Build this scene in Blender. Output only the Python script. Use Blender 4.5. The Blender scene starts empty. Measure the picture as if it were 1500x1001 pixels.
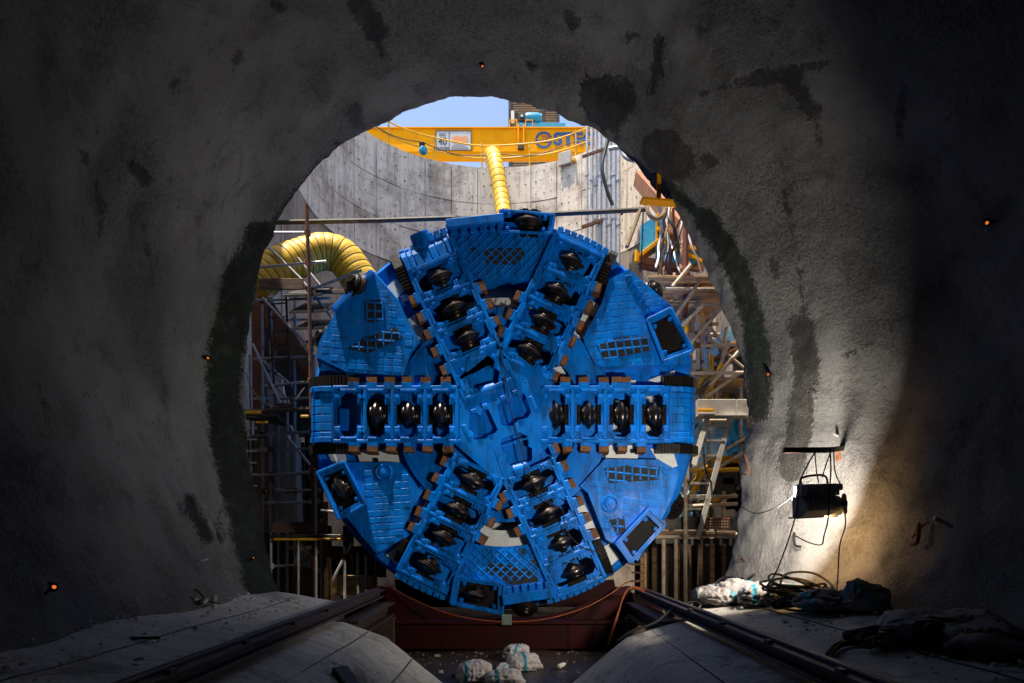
import bpy, bmesh, math, random
import numpy as np
from mathutils import Vector, Matrix, noise as mnoise
from mathutils.geometry import tessellate_polygon

random.seed(7)
scene = bpy.context.scene
COL = scene.collection

# ------------------------------------------------------------------ camera, world, sun, exposure
CAM = Vector((0.0, 0.0, 1.6))
FPX, VX, VY = 1000.0, 751.0, 789.0        # focal length in photo pixels, vanishing point of the tunnel
cd = bpy.data.cameras.new("camera")
cd.sensor_width = 36.0
cd.lens = 24.0
cd.shift_y = (VY - 500.5) / 1500.0
cd.shift_x = -(VX - 750.0) / 1500.0
cd.clip_start = 0.05
cd.clip_end = 3000
cam = bpy.data.objects.new("camera", cd)
cam.location = CAM
cam.rotation_euler = (math.radians(90), 0, 0)
COL.objects.link(cam)
scene.camera = cam

SUN_DIR = Vector((-0.20, -0.105, 0.97)).normalized()     # from the scene towards the sun
world = bpy.data.worlds.new("World")
scene.world = world
world.use_nodes = True
wn, wl = world.node_tree.nodes, world.node_tree.links
wn.clear()
sky = wn.new("ShaderNodeTexSky")
sky.sky_type = 'NISHITA'
sky.sun_disc = False
sky.sun_elevation = math.asin(SUN_DIR.z)
sky.sun_rotation = math.atan2(SUN_DIR.x, SUN_DIR.y)
sky.air_density = 1.0
sky.dust_density = 2.0
sky.ozone_density = 0.2
bgn = wn.new("ShaderNodeBackground")
bgn.inputs['Strength'].default_value = 0.15
wo = wn.new("ShaderNodeOutputWorld")
wl.new(sky.outputs[0], bgn.inputs[0])
wl.new(bgn.outputs[0], wo.inputs[0])

sd = bpy.data.lights.new("sun", 'SUN')
sd.energy = 5.0
sd.angle = math.radians(0.6)
sd.color = (1.0, 0.90, 0.75)
sun = bpy.data.objects.new("sun", sd)
sun.rotation_euler = (-SUN_DIR).to_track_quat('-Z', 'Y').to_euler()
sun.location = SUN_DIR * 60
COL.objects.link(sun)

scene.view_settings.view_transform = 'Standard'
scene.view_settings.look = 'None'
scene.view_settings.gamma = 1.0
scene.view_settings.use_curve_mapping = False
scene.view_settings.exposure = 0.9
scene.cycles.use_denoising = True
scene.cycles.max_bounces = 6
scene.cycles.diffuse_bounces = 4
scene.cycles.glossy_bounces = 2
scene.cycles.adaptive_threshold = 0.025
scene.cycles.sample_clamp_indirect = 6.0

# ------------------------------------------------------------------ materials
MATS = {}
def mat(key, c1, c2=None, rough=0.7, metal=0.0, scale=6.0, detail=6.0, lo=0.35, hi=0.65, bump=0.0, bscale=40.0,
        dirt=None, dscale=2.0, dlo=0.55, dhi=0.75, coat=0.0, stretch=(1, 1, 1), rvar=0.0, spec=0.5):
    """Noise-mixed paint, steel, timber or concrete."""
    if key in MATS:
        return MATS[key]
    m = bpy.data.materials.new(key)
    m.use_nodes = True
    nt = m.node_tree; N = nt.nodes; L = nt.links
    N.clear()
    out = N.new("ShaderNodeOutputMaterial"); b = N.new("ShaderNodeBsdfPrincipled")
    L.new(b.outputs[0], out.inputs[0])
    tc = N.new("ShaderNodeTexCoord")
    gm = N.new("ShaderNodeNewGeometry")
    mp = N.new("ShaderNodeMapping")
    mp.inputs['Scale'].default_value = stretch
    L.new(gm.outputs['Position'], mp.inputs['Vector'])
    n1 = N.new("ShaderNodeTexNoise"); n1.inputs['Scale'].default_value = scale; n1.inputs['Detail'].default_value = detail
    L.new(mp.outputs[0], n1.inputs['Vector'])
    r1 = N.new("ShaderNodeMapRange"); r1.inputs['From Min'].default_value = lo; r1.inputs['From Max'].default_value = hi
    L.new(n1.outputs['Fac'], r1.inputs['Value'])
    mx = N.new("ShaderNodeMix"); mx.data_type = 'RGBA'
    mx.inputs['A'].default_value = (*c1, 1); mx.inputs['B'].default_value = (*(c2 or c1), 1)
    L.new(r1.outputs[0], mx.inputs['Factor'])
    col = mx.outputs['Result']
    if dirt:
        n2 = N.new("ShaderNodeTexNoise"); n2.inputs['Scale'].default_value = dscale; n2.inputs['Detail'].default_value = 8
        n2.inputs['Roughness'].default_value = 0.65
        L.new(mp.outputs[0], n2.inputs['Vector'])
        r2 = N.new("ShaderNodeMapRange"); r2.inputs['From Min'].default_value = dlo; r2.inputs['From Max'].default_value = dhi
        L.new(n2.outputs['Fac'], r2.inputs['Value'])
        m2 = N.new("ShaderNodeMix"); m2.data_type = 'RGBA'
        m2.inputs['B'].default_value = (*dirt, 1)
        L.new(col, m2.inputs['A']); L.new(r2.outputs[0], m2.inputs['Factor'])
        col = m2.outputs['Result']
        if rvar:
            r3 = N.new("ShaderNodeMapRange")
            r3.inputs['To Min'].default_value = rough; r3.inputs['To Max'].default_value = min(1, rough + rvar)
            L.new(r2.outputs[0], r3.inputs['Value']); L.new(r3.outputs[0], b.inputs['Roughness'])
    L.new(col, b.inputs['Base Color'])
    if not (dirt and rvar):
        b.inputs['Roughness'].default_value = rough
    b.inputs['Metallic'].default_value = metal
    b.inputs['Specular IOR Level'].default_value = spec
    b.inputs['Coat Weight'].default_value = coat
    b.inputs['Coat Roughness'].default_value = 0.12
    if bump:
        n3 = N.new("ShaderNodeTexNoise"); n3.inputs['Scale'].default_value = bscale; n3.inputs['Detail'].default_value = 5
        L.new(mp.outputs[0], n3.inputs['Vector'])
        bp = N.new("ShaderNodeBump"); bp.inputs['Strength'].default_value = bump; bp.inputs['Distance'].default_value = 0.02
        L.new(n3.outputs['Fac'], bp.inputs['Height']); L.new(bp.outputs[0], b.inputs['Normal'])
    MATS[key] = m
    return m

def emit(key, c, s):
    m = bpy.data.materials.new(key); m.use_nodes = True
    N = m.node_tree.nodes; N.clear()
    out = N.new("ShaderNodeOutputMaterial"); e = N.new("ShaderNodeEmission")
    e.inputs[0].default_value = (*c, 1); e.inputs[1].default_value = s
    m.node_tree.links.new(e.outputs[0], out.inputs[0])
    return m

def paint(key, c1, c2, grime, dust, rlo, rhi, spec, bump=0.12, bscale=24, wear=None):
    """Site-worn gloss paint: tone drift, grime runs, dust film, chips to a darker undercoat, uneven sheen."""
    m = bpy.data.materials.new(key); m.use_nodes = True
    nt = m.node_tree; N = nt.nodes; L = nt.links; N.clear()
    out = N.new("ShaderNodeOutputMaterial"); b = N.new("ShaderNodeBsdfPrincipled"); L.new(b.outputs[0], out.inputs[0])
    g = N.new("ShaderNodeNewGeometry")
    def nz(scale, det=5, rg=0.6, st=(1, 1, 1)):
        mp = N.new("ShaderNodeMapping"); mp.inputs['Scale'].default_value = st
        L.new(g.outputs['Position'], mp.inputs[0])
        n = N.new("ShaderNodeTexNoise"); n.inputs['Scale'].default_value = scale; n.inputs['Detail'].default_value = det
        n.inputs['Roughness'].default_value = rg; L.new(mp.outputs[0], n.inputs['Vector']); return n.outputs['Fac']
    def rng(v, a, c, t0=0, t1=1):
        r = N.new("ShaderNodeMapRange"); r.inputs['From Min'].default_value = a; r.inputs['From Max'].default_value = c
        r.inputs['To Min'].default_value = t0; r.inputs['To Max'].default_value = t1; L.new(v, r.inputs['Value']); return r.outputs[0]
    def mixc(f, A, B):
        x = N.new("ShaderNodeMix"); x.data_type = 'RGBA'; L.new(f, x.inputs['Factor'])
        for k, v in (('A', A), ('B', B)):
            if isinstance(v, tuple): x.inputs[k].default_value = (*v, 1)
            else: L.new(v, x.inputs[k])
        return x.outputs['Result']
    c = mixc(rng(nz(1.1, 4), 0.35, 0.65), c1, c2)
    run = nz(1.6, 6, 0.65, (3.5, 3.5, 0.8))
    c = mixc(rng(run, 0.45, 0.68, 0, 0.85), c, grime)
    c = mixc(rng(nz(4.0, 6, 0.7), 0.52, 0.76, 0, 0.32), c, dust)
    c = mixc(rng(nz(13, 5, 0.75), 0.60, 0.66, 0, 0.8), c, wear or grime)
    L.new(c, b.inputs['Base Color'])
    L.new(rng(nz(2.6, 5, 0.7), 0.34, 0.66, rlo, rhi), b.inputs['Roughness'])
    b.inputs['Specular IOR Level'].default_value = spec
    bp = N.new("ShaderNodeBump"); bp.inputs['Strength'].default_value = bump; bp.inputs['Distance'].default_value = 0.015
    L.new(nz(bscale, 4), bp.inputs['Height']); L.new(bp.outputs[0], b.inputs['Normal'])
    MATS[key] = m
    return m
BLUE = paint("blue_paint", (0.0, 0.145, 0.66), (0.0, 0.19, 0.78), (0.003, 0.045, 0.16), (0.03, 0.21, 0.58), 0.26, 0.55, 0.18, wear=(0.01, 0.03, 0.07))
BLUE2 = paint("blue_wear_paint", (0.0, 0.16, 0.68), (0.0, 0.20, 0.78), (0.006, 0.05, 0.17), (0.06, 0.24, 0.56), 0.26, 0.55, 0.13, bump=0.3, bscale=55, wear=(0.03, 0.03, 0.035))
WHITEP = mat("white_bulkhead_paint", (0.66, 0.72, 0.74), (0.56, 0.62, 0.64), rough=0.5, scale=5, dirt=(0.34, 0.37, 0.38), dscale=7, dlo=0.6, dhi=0.8)
BLACKM = mat("black_steel", (0.010, 0.0095, 0.010), (0.022, 0.019, 0.018), rough=0.36, metal=0.6, scale=14, bump=0.1)
BLACKP = mat("black_paint", (0.006, 0.006, 0.007), (0.014, 0.012, 0.012), rough=0.6, scale=10, spec=.12)
DISCM = mat("disc_steel", (0.034, 0.030, 0.029), (0.085, 0.070, 0.064), rough=0.30, metal=0.9, scale=8, dirt=(0.05, 0.02, 0.015), dscale=6, rvar=0.25)
BROWN = mat("rusty_tooth", (0.15, 0.058, 0.018), (0.08, 0.032, 0.012), rough=0.8, scale=18, bump=0.25, dirt=(0.19, 0.085, 0.03), dscale=12)
BARE = mat("bare_steel_patch", (0.014, 0.028, 0.036), (0.045, 0.035, 0.03), rough=0.6, spec=.12, metal=0.0, scale=22, lo=.4, hi=.6)
STEEL = mat("galvanised_tube", (0.56, 0.57, 0.58), (0.40, 0.40, 0.40), rough=0.45, metal=0.45, scale=9, dirt=(0.16, 0.09, 0.05), dscale=6, dlo=0.6, dhi=0.75, rvar=0.3)
RUST = mat("rusted_steel", (0.20, 0.075, 0.03), (0.10, 0.038, 0.02), rough=0.85, scale=7, bump=0.2, dirt=(0.26, 0.16, 0.10), dscale=5)
ORUST = mat("orange_primer_steel", (0.36, 0.15, 0.065), (0.24, 0.10, 0.045), rough=0.8, scale=4, dirt=(0.12, 0.07, 0.05), dscale=6, dlo=0.5, dhi=0.7, bump=0.1)
DARKST = mat("dark_steel", (0.04, 0.042, 0.045), (0.075, 0.07, 0.066), rough=0.55, metal=0.5, scale=9, dirt=(0.08, 0.05, 0.035), dscale=6)
WOOD = mat("weathered_timber", (0.25, 0.165, 0.10), (0.13, 0.085, 0.055), rough=0.85, scale=5, stretch=(1, 6, 6), bump=0.25, bscale=18, dirt=(0.26, 0.23, 0.19), dscale=4)
PLY = mat("plywood", (0.58, 0.36, 0.18), (0.44, 0.25, 0.11), rough=0.8, scale=4, stretch=(1, 3, 3), dirt=(0.16, 0.12, 0.09), dscale=5, dlo=.5, dhi=.7)
YELLOW = mat("yellow_paint", (0.86, 0.38, 0.001), (0.78, 0.33, 0.001), rough=0.7, spec=.12, scale=2, dirt=(0.35, 0.18, 0.04), dscale=3, dlo=0.62, dhi=0.8)
YRAIL = mat("yellow_rail_paint", (0.80, 0.46, 0.01), (0.66, 0.34, 0.01), rough=0.55, scale=12, dirt=(0.20, 0.10, 0.04), dscale=8, dlo=.55, dhi=.7)
DUCT = mat("yellow_duct_fabric", (0.82, 0.52, 0.03), (0.72, 0.42, 0.02), rough=0.5, scale=6, dirt=(0.45, 0.26, 0.04), dscale=5, dlo=0.55, dhi=0.8, bump=0.3, bscale=16)
DUCTW = mat("duct_wire", (0.20, 0.12, 0.015), (0.3, 0.18, 0.025), rough=0.6)
CYAN = mat("cyan_paint", (0.02, 0.33, 0.55), (0.03, 0.26, 0.44), rough=0.45, scale=8, dirt=(0.12, 0.16, 0.18), dscale=7, dlo=.6, dhi=.75)
TARP = mat("blue_tarpaulin", (0.03, 0.38, 0.68), (0.06, 0.50, 0.78), rough=0.45, scale=6, bump=0.5, bscale=9)
DKRED = mat("dark_red_paint", (0.036, 0.0035, 0.0055), (0.024, 0.003, 0.004), spec=.12, rough=0.6, scale=4, dirt=(0.018, 0.008, 0.006), dscale=4, dlo=.45, dhi=.7, bump=0.1)
CABLE = mat("black_cable", (0.012, 0.012, 0.013), (0.02, 0.02, 0.02), rough=0.5)
OCABLE = mat("orange_cable", (0.28, 0.06, 0.01), (0.20, 0.04, 0.008), rough=0.5)
ROPE = mat("hemp_rope", (0.28, 0.21, 0.13), (0.14, 0.10, 0.07), rough=0.9, scale=30)
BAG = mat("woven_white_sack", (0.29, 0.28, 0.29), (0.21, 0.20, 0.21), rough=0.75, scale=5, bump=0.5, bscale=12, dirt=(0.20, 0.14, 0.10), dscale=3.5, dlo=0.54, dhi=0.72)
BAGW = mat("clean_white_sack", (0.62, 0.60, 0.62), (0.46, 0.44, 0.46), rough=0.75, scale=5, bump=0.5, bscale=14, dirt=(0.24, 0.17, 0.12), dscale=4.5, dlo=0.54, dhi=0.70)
BAGB = mat("sack_blue_band", (0.02, 0.30, 0.42), (0.03, 0.22, 0.33), rough=0.7, scale=9)
WHITEM = mat("white_paint", (0.72, 0.72, 0.70), (0.6, 0.6, 0.58), rough=0.6)
CREAM = mat("cream_plastic", (0.66, 0.58, 0.40), (0.58, 0.5, 0.34), rough=0.45)
SIGNG = mat("sign_grey", (0.50, 0.52, 0.54), (0.44, 0.46, 0.48), rough=0.5, scale=3)
LETB = mat("lettering_blue", (0.012, 0.075, 0.24), rough=0.5)
LETD = mat("lettering_dark", (0.03, 0.05, 0.08), rough=0.5)
LETR = mat("lettering_redbrown", (0.22, 0.06, 0.03), rough=0.5)
SORANGE = mat("sign_orange", (0.75, 0.30, 0.12), (0.66, 0.26, 0.12), rough=0.5)
CLAD = mat("brown_cladding", (0.20, 0.13, 0.075), (0.15, 0.095, 0.055), rough=0.7, scale=3)
GREENM = mat("moss_rock", (0.03, 0.05, 0.03), (0.05, 0.05, 0.04), rough=0.9, scale=6)

def concrete(key, base, alt, stain, streak=True, joints=False, bump=0.35, rough=0.85, grain=60):
    if key in MATS:
        return MATS[key]
    m = bpy.data.materials.new(key); m.use_nodes = True
    nt = m.node_tree; N = nt.nodes; L = nt.links; N.clear()
    out = N.new("ShaderNodeOutputMaterial"); b = N.new("ShaderNodeBsdfPrincipled"); L.new(b.outputs[0], out.inputs[0])
    g = N.new("ShaderNodeNewGeometry")
    def nz(scale, det=7, rg=0.6, st=(1, 1, 1)):
        mp = N.new("ShaderNodeMapping"); mp.inputs['Scale'].default_value = st
        L.new(g.outputs['Position'], mp.inputs[0])
        n = N.new("ShaderNodeTexNoise"); n.inputs['Scale'].default_value = scale; n.inputs['Detail'].default_value = det
        n.inputs['Roughness'].default_value = rg
        L.new(mp.outputs[0], n.inputs['Vector']); return n.outputs['Fac']
    def rng(v, a, c, t0=0, t1=1):
        r = N.new("ShaderNodeMapRange"); r.inputs['From Min'].default_value = a; r.inputs['From Max'].default_value = c
        r.inputs['To Min'].default_value = t0; r.inputs['To Max'].default_value = t1
        L.new(v, r.inputs['Value']); return r.outputs[0]
    def mixc(f, A, B):
        x = N.new("ShaderNodeMix"); x.data_type = 'RGBA'
        L.new(f, x.inputs['Factor'])
        for k, v in (('A', A), ('B', B)):
            if isinstance(v, tuple): x.inputs[k].default_value = (*v, 1)
            else: L.new(v, x.inputs[k])
        return x.outputs['Result']
    c = mixc(rng(nz(1.6), 0.35, 0.65), base, alt)
    c = mixc(rng(nz(0.9, 7, 0.7), 0.47, 0.66, 0, 0.85), c, stain)
    if streak:
        c = mixc(rng(nz(1.0, 6, 0.7, (5, 5, 0.45)), 0.50, 0.68, 0, 0.65), c, stain)
    c = mixc(rng(nz(11, 4, 0.6), 0.63, 0.70), c, tuple(x * 0.35 for x in stain))
    L.new(c, b.inputs['Base Color'])
    b.inputs['Roughness'].default_value = rough
    bp = N.new("ShaderNodeBump"); bp.inputs['Strength'].default_value = bump; bp.inputs['Distance'].default_value = 0.015
    L.new(nz(grain, 4), bp.inputs['Height']); L.new(bp.outputs[0], b.inputs['Normal'])
    MATS[key] = m
    return m

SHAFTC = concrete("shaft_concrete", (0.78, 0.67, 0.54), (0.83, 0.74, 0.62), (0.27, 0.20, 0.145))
SHAFTL = concrete("shaft_concrete_dark", (0.33, 0.27, 0.205), (0.40, 0.34, 0.27), (0.13, 0.09, 0.062))  # dirt and the lower wall's shade put into one darker colour
def slab_concrete():
    m = bpy.data.materials.new("slab_concrete"); m.use_nodes = True
    nt = m.node_tree; N = nt.nodes; L = nt.links; N.clear()
    out = N.new("ShaderNodeOutputMaterial"); b = N.new("ShaderNodeBsdfPrincipled"); L.new(b.outputs[0], out.inputs[0])
    g = N.new("ShaderNodeNewGeometry")
    def nz(scale, det=5, rg=0.6, st=(1, 1, 1), dist=0):
        mp = N.new("ShaderNodeMapping"); mp.inputs['Scale'].default_value = st
        L.new(g.outputs['Position'], mp.inputs[0])
        n = N.new("ShaderNodeTexNoise"); n.inputs['Scale'].default_value = scale; n.inputs['Detail'].default_value = det
        n.inputs['Roughness'].default_value = rg; n.inputs['Distortion'].default_value = dist
        L.new(mp.outputs[0], n.inputs['Vector']); return n.outputs['Fac']
    def rng(v, a, c, t0=0, t1=1):
        r = N.new("ShaderNodeMapRange"); r.inputs['From Min'].default_value = a; r.inputs['From Max'].default_value = c
        r.inputs['To Min'].default_value = t0; r.inputs['To Max'].default_value = t1; L.new(v, r.inputs['Value']); return r.outputs[0]
    def mixc(f, A, B):
        x = N.new("ShaderNodeMix"); x.data_type = 'RGBA'; L.new(f, x.inputs['Factor'])
        for k, v in (('A', A), ('B', B)):
            if isinstance(v, tuple): x.inputs[k].default_value = (*v, 1)
            else: L.new(v, x.inputs[k])
        return x.outputs['Result']
    c = mixc(rng(nz(1.3, 5, 0.65), 0.36, 0.64), (0.58, 0.57, 0.54), (0.70, 0.69, 0.66))
    c = mixc(rng(nz(2.0, 6, 0.7, (0.7, 4.0, 1), 0.4), 0.46, 0.66, 0, 0.8), c, (0.42, 0.41, 0.38))
    c = mixc(rng(nz(1.1, 7, 0.72, dist=0.8), 0.53, 0.62, 0, 0.85), c, (0.22, 0.20, 0.175))
    c = mixc(rng(nz(3.4, 6, 0.75, (1, 2.2, 1)), 0.60, 0.68, 0, 0.7), c, (0.60, 0.60, 0.58))
    c = mixc(rng(nz(8, 5, 0.75), 0.60, 0.66, 0, 0.8), c, (0.12, 0.11, 0.10))
    c = mixc(rng(nz(42, 3, 0.7), 0.5, 0.66, 0, 0.5), c, (0.14, 0.135, 0.125))
    L.new(c, b.inputs['Base Color'])
    L.new(rng(nz(1.1, 4, 0.7), 0.45, 0.62, 0.9, 0.6), b.inputs['Roughness'])
    bp = N.new("ShaderNodeBump"); bp.inputs['Strength'].default_value = 0.7; bp.inputs['Distance'].default_value = 0.02
    ad = N.new("ShaderNodeMath"); ad.operation = 'ADD'; L.new(nz(34, 4, 0.7), ad.inputs[0]); L.new(nz(9, 5, 0.7, (0.8, 3, 1)), ad.inputs[1])
    L.new(ad.outputs[0], bp.inputs['Height']); L.new(bp.outputs[0], b.inputs['Normal'])
    MATS["slab_concrete"] = m
    return m
BENCHC = slab_concrete()
MUD = concrete("wet_mud", (0.035, 0.025, 0.02), (0.055, 0.04, 0.03), (0.02, 0.015, 0.012), streak=False, rough=0.4)
EARTH = concrete("site_ground", (0.25, 0.22, 0.18), (0.30, 0.26, 0.22), (0.16, 0.14, 0.11), streak=False)

# ------------------------------------------------------------------ helpers
def pix(px, py, Y):
    return Vector(((px - VX) * Y / FPX, Y, CAM.z + (VY - py) * Y / FPX))

ORIG = {}
def tag(o, label=None, cat=None, group=None, kind=None):
    if label: o["label"] = label
    if cat: o["category"] = cat
    if group: o["group"] = group
    if kind: o["kind"] = kind
    return o

def thing(name, loc, label, cat, group=None):
    o = bpy.data.objects.new(name, None)
    o.empty_display_size = 0.3
    o.location = loc
    COL.objects.link(o)
    ORIG[o.name] = Vector(loc)
    return tag(o, label, cat, group)

def link(name, me, m, parent=None, origin=None, mats=None):
    """Mesh in world coordinates -> object with its own origin, parented in place."""
    org = Vector(origin) if origin is not None else None
    if org is None:
        n = len(me.vertices)
        co = np.empty(n * 3, dtype=np.float32); me.vertices.foreach_get("co", co)
        co = co.reshape(-1, 3)
        org = Vector(((co[:, 0].min() + co[:, 0].max()) / 2, (co[:, 1].min() + co[:, 1].max()) / 2, co[:, 2].min()))
    me.transform(Matrix.Translation(-org))
    for mm in (mats or [m]):
        me.materials.append(mm)
    o = bpy.data.objects.new(name, me)
    COL.objects.link(o)
    ORIG[o.name] = org
    if parent is not None:
        o.parent = parent
        o.location = org - ORIG[parent.name]
    else:
        o.location = org
    return o

class MB:
    def __init__(s):
        s.v = []; s.f = []; s.sm = []
    def add(s, vs, fs, smooth=False):
        o = len(s.v)
        s.v += [tuple(p) for p in vs]
        s.f += [tuple(i + o for i in q) for q in fs]
        s.sm += [smooth] * len(fs)
        return s
    def box(s, c, ax, ay, az, ch=0.0):
        """c centre; ax, ay, az half-extent vectors; ch chamfer in metres."""
        c = Vector(c); A = [Vector(ax), Vector(ay), Vector(az)]
        if ch <= 0:
            vs = [c + A[0] * i + A[1] * j + A[2] * k for i in (-1, 1) for j in (-1, 1) for k in (-1, 1)]
            s.add(vs, [(0, 1, 3, 2), (4, 6, 7, 5), (0, 4, 5, 1), (2, 3, 7, 6), (0, 2, 6, 4), (1, 5, 7, 3)])
            return s
        Ln = [a.length for a in A]
        ch = min(ch, min(Ln) * 0.6)
        U = [a.normalized() for a in A]
        vs = []; idx = {}
        for i in (-1, 1):
            for j in (-1, 1):
                for k in (-1, 1):
                    sg = (i, j, k)
                    for t in range(3):
                        p = c.copy()
                        for q in range(3):
                            p += U[q] * sg[q] * (Ln[q] if q == t else Ln[q] - ch)
                        idx[(i, j, k, t)] = len(vs); vs.append(p)
        fs = []
        o1 = ((-1, -1), (1, -1), (1, 1), (-1, 1))
        def key(t, sg, a, b):
            q = [0, 0, 0]; q[t] = sg; q[(t + 1) % 3] = a; q[(t + 2) % 3] = b
            return tuple(q)
        for t in range(3):
            for sg in (-1, 1):
                f = [idx[key(t, sg, a, b) + (t,)] for a, b in o1]
                fs.append(tuple(f) if sg > 0 else tuple(reversed(f)))
        for t in range(3):                 # edges parallel to axis t
            u, w = (t + 1) % 3, (t + 2) % 3
            for a in (-1, 1):
                for b in (-1, 1):
                    k0 = key(t, -1, a, b); k1 = key(t, 1, a, b)
                    f = [idx[k0 + (u,)], idx[k1 + (u,)], idx[k1 + (w,)], idx[k0 + (w,)]]
                    fs.append(tuple(f) if a * b < 0 else tuple(reversed(f)))
        for i in (-1, 1):
            for j in (-1, 1):
                for k in (-1, 1):
                    f = [idx[(i, j, k, 0)], idx[(i, j, k, 1)], idx[(i, j, k, 2)]]
                    fs.append(tuple(f) if i * j * k > 0 else tuple(reversed(f)))
        s.add(vs, fs)
        return s
    def bar(s, p, q, w, h, up=(0, 0, 1), ch=0.0):
        p, q = Vector(p), Vector(q); d = q - p; u = d.normalized()
        up = Vector(up)
        side = u.cross(up)
        if side.length < 1e-4: side = u.cross(Vector((1, 0, 0)))
        side.normalize(); n = side.cross(u)
        return s.box((p + q) / 2, d / 2, side * w / 2, n * h / 2, ch)
    def tube(s, pts, r, n=8, cap=True, rs=None):
        pts = [Vector(p) for p in pts]
        rings = []
        prev = None
        for i, p in enumerate(pts):
            a = pts[max(i - 1, 0)]; b = pts[min(i + 1, len(pts) - 1)]
            t = (b - a).normalized()
            if prev is None:
                ref = Vector((0, 0, 1)) if abs(t.z) < 0.9 else Vector((1, 0, 0))
                u = t.cross(ref).normalized()
            else:
                u = prev - t * prev.dot(t)
                u = u.normalized() if u.length > 1e-5 else t.orthogonal().normalized()
            prev = u
            w = t.cross(u)
            rr = rs[i] if rs else r
            rings.append([p + (u * math.cos(2 * math.pi * k / n) + w * math.sin(2 * math.pi * k / n)) * rr for k in range(n)])
        vs = [v for R in rings for v in R]; fs = []
        for i in range(len(pts) - 1):
            for k in range(n):
                a = i * n + k; b = i * n + (k + 1) % n
                fs.append((a, b, b + n, a + n))
        s.add(vs, fs, True)
        if cap:
            o = len(s.v) - len(vs)
            s.f.append(tuple(o + k for k in reversed(range(n)))); s.sm.append(False)
            s.f.append(tuple(o + (len(pts) - 1) * n + k for k in range(n))); s.sm.append(False)
        return s
    def lathe(s, c, axis, prof, n=24, a0=0.0, a1=2 * math.pi, ref=None, smooth=True):
        """prof: list of (radius, height along axis)."""
        c = Vector(c); ax = Vector(axis).normalized()
        u = (Vector(ref) if ref is not None else ax.orthogonal()).normalized()
        u = (u - ax * u.dot(ax)).normalized(); w = ax.cross(u)
        full = abs(a1 - a0 - 2 * math.pi) < 1e-6
        m = n if full else n + 1
        vs = []
        for r, h in prof:
            for k in range(m):
                a = a0 + (a1 - a0) * k / n
                vs.append(c + ax * h + (u * math.cos(a) + w * math.sin(a)) * r)
        fs = []
        for i in range(len(prof) - 1):
            for k in range(n):
                a = i * m + k; b = i * m + (k + 1) % m
                fs.append((a, b, b + m, a + m))
        s.add(vs, fs, smooth)
        return s
    def plate(s, loops, y0, y1):
        """loops of (X, Z): outline and holes; extruded along Y from y0 (front) to y1."""
        polys = [[Vector((p[0], p[1], 0)) for p in lp] for lp in loops]
        tris = tessellate_polygon(polys)
        flat = [p for lp in polys for p in lp]
        n = len(flat)
        vs = [(p.x, y0, p.y) for p in flat] + [(p.x, y1, p.y) for p in flat]
        fs = []
        for t in tris:
            a, b, c = (flat[i] for i in t)
            ccw = (b - a).cross(c - a).z > 0          # ccw in X,Z -> normal -Y
            t = tuple(t) if ccw else tuple(reversed(t))
            fs.append(t); fs.append(tuple(i + n for i in reversed(t)))
        k = 0
        for li, lp in enumerate(polys):
            m = len(lp)
            area = sum(lp[i].x * lp[(i + 1) % m].y - lp[(i + 1) % m].x * lp[i].y for i in range(m))
            for i in range(m):
                a = k + i; b = k + (i + 1) % m
                q = (a, a + n, b + n, b)
                if (area > 0) != (li == 0): q = tuple(reversed(q))
                fs.append(q)
            k += m
        s.add(vs, fs)
        return s
    def mesh(s, name, ang=35):
        me = bpy.data.meshes.new(name)
        me.from_pydata(s.v, [], s.f)
        me.polygons.foreach_set("use_smooth", s.sm)
        if any(s.sm):
            me.set_sharp_from_angle(angle=math.radians(ang))
        me.update()
        return me
    def build(s, name, m, parent=None, origin=None, ang=35):
        return link(name, s.mesh(name, ang), m, parent, origin)

def fix_normals(o):
    bm = bmesh.new(); bm.from_mesh(o.data); bmesh.ops.recalc_face_normals(bm, faces=bm.faces); bm.to_mesh(o.data); bm.free()
    return o

def smooth_path(pts, n=6):
    """Catmull-Rom through pts."""
    P = [Vector(p) for p in pts]
    if len(P) < 3: return P
    Q = [P[0] * 2 - P[1]] + P + [P[-1] * 2 - P[-2]]
    out = []
    for i in range(1, len(Q) - 2):
        for k in range(n):
            t = k / n
            a, b, c, d = Q[i - 1], Q[i], Q[i + 1], Q[i + 2]
            out.append(0.5 * ((2 * b) + (c - a) * t + (2 * a - 5 * b + 4 * c - d) * t * t + (3 * b - a - 3 * c + d) * t ** 3))
    out.append(P[-1])
    return out

def text(name, s, loc, size, m, parent, extrude=0.01, offset=0.0, align='LEFT', rot=(math.pi / 2, 0, 0), sx=1.0):
    cu = bpy.data.curves.new(name, 'FONT')
    cu.body = s; cu.size = size; cu.extrude = extrude; cu.offset = offset; cu.align_x = align
    tmp = bpy.data.objects.new(name, cu); COL.objects.link(tmp)
    me = bpy.data.meshes.new_from_object(tmp.evaluated_get(bpy.context.evaluated_depsgraph_get()))
    bpy.data.objects.remove(tmp); bpy.data.curves.remove(cu)
    me.name = name; me.materials.clear(); me.materials.append(m)
    o = bpy.data.objects.new(name, me)
    COL.objects.link(o)
    o.parent = parent
    o.location = Vector(loc) - ORIG[parent.name]
    o.rotation_euler = rot
    o.scale = (sx, 1, 1)
    return o
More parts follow.
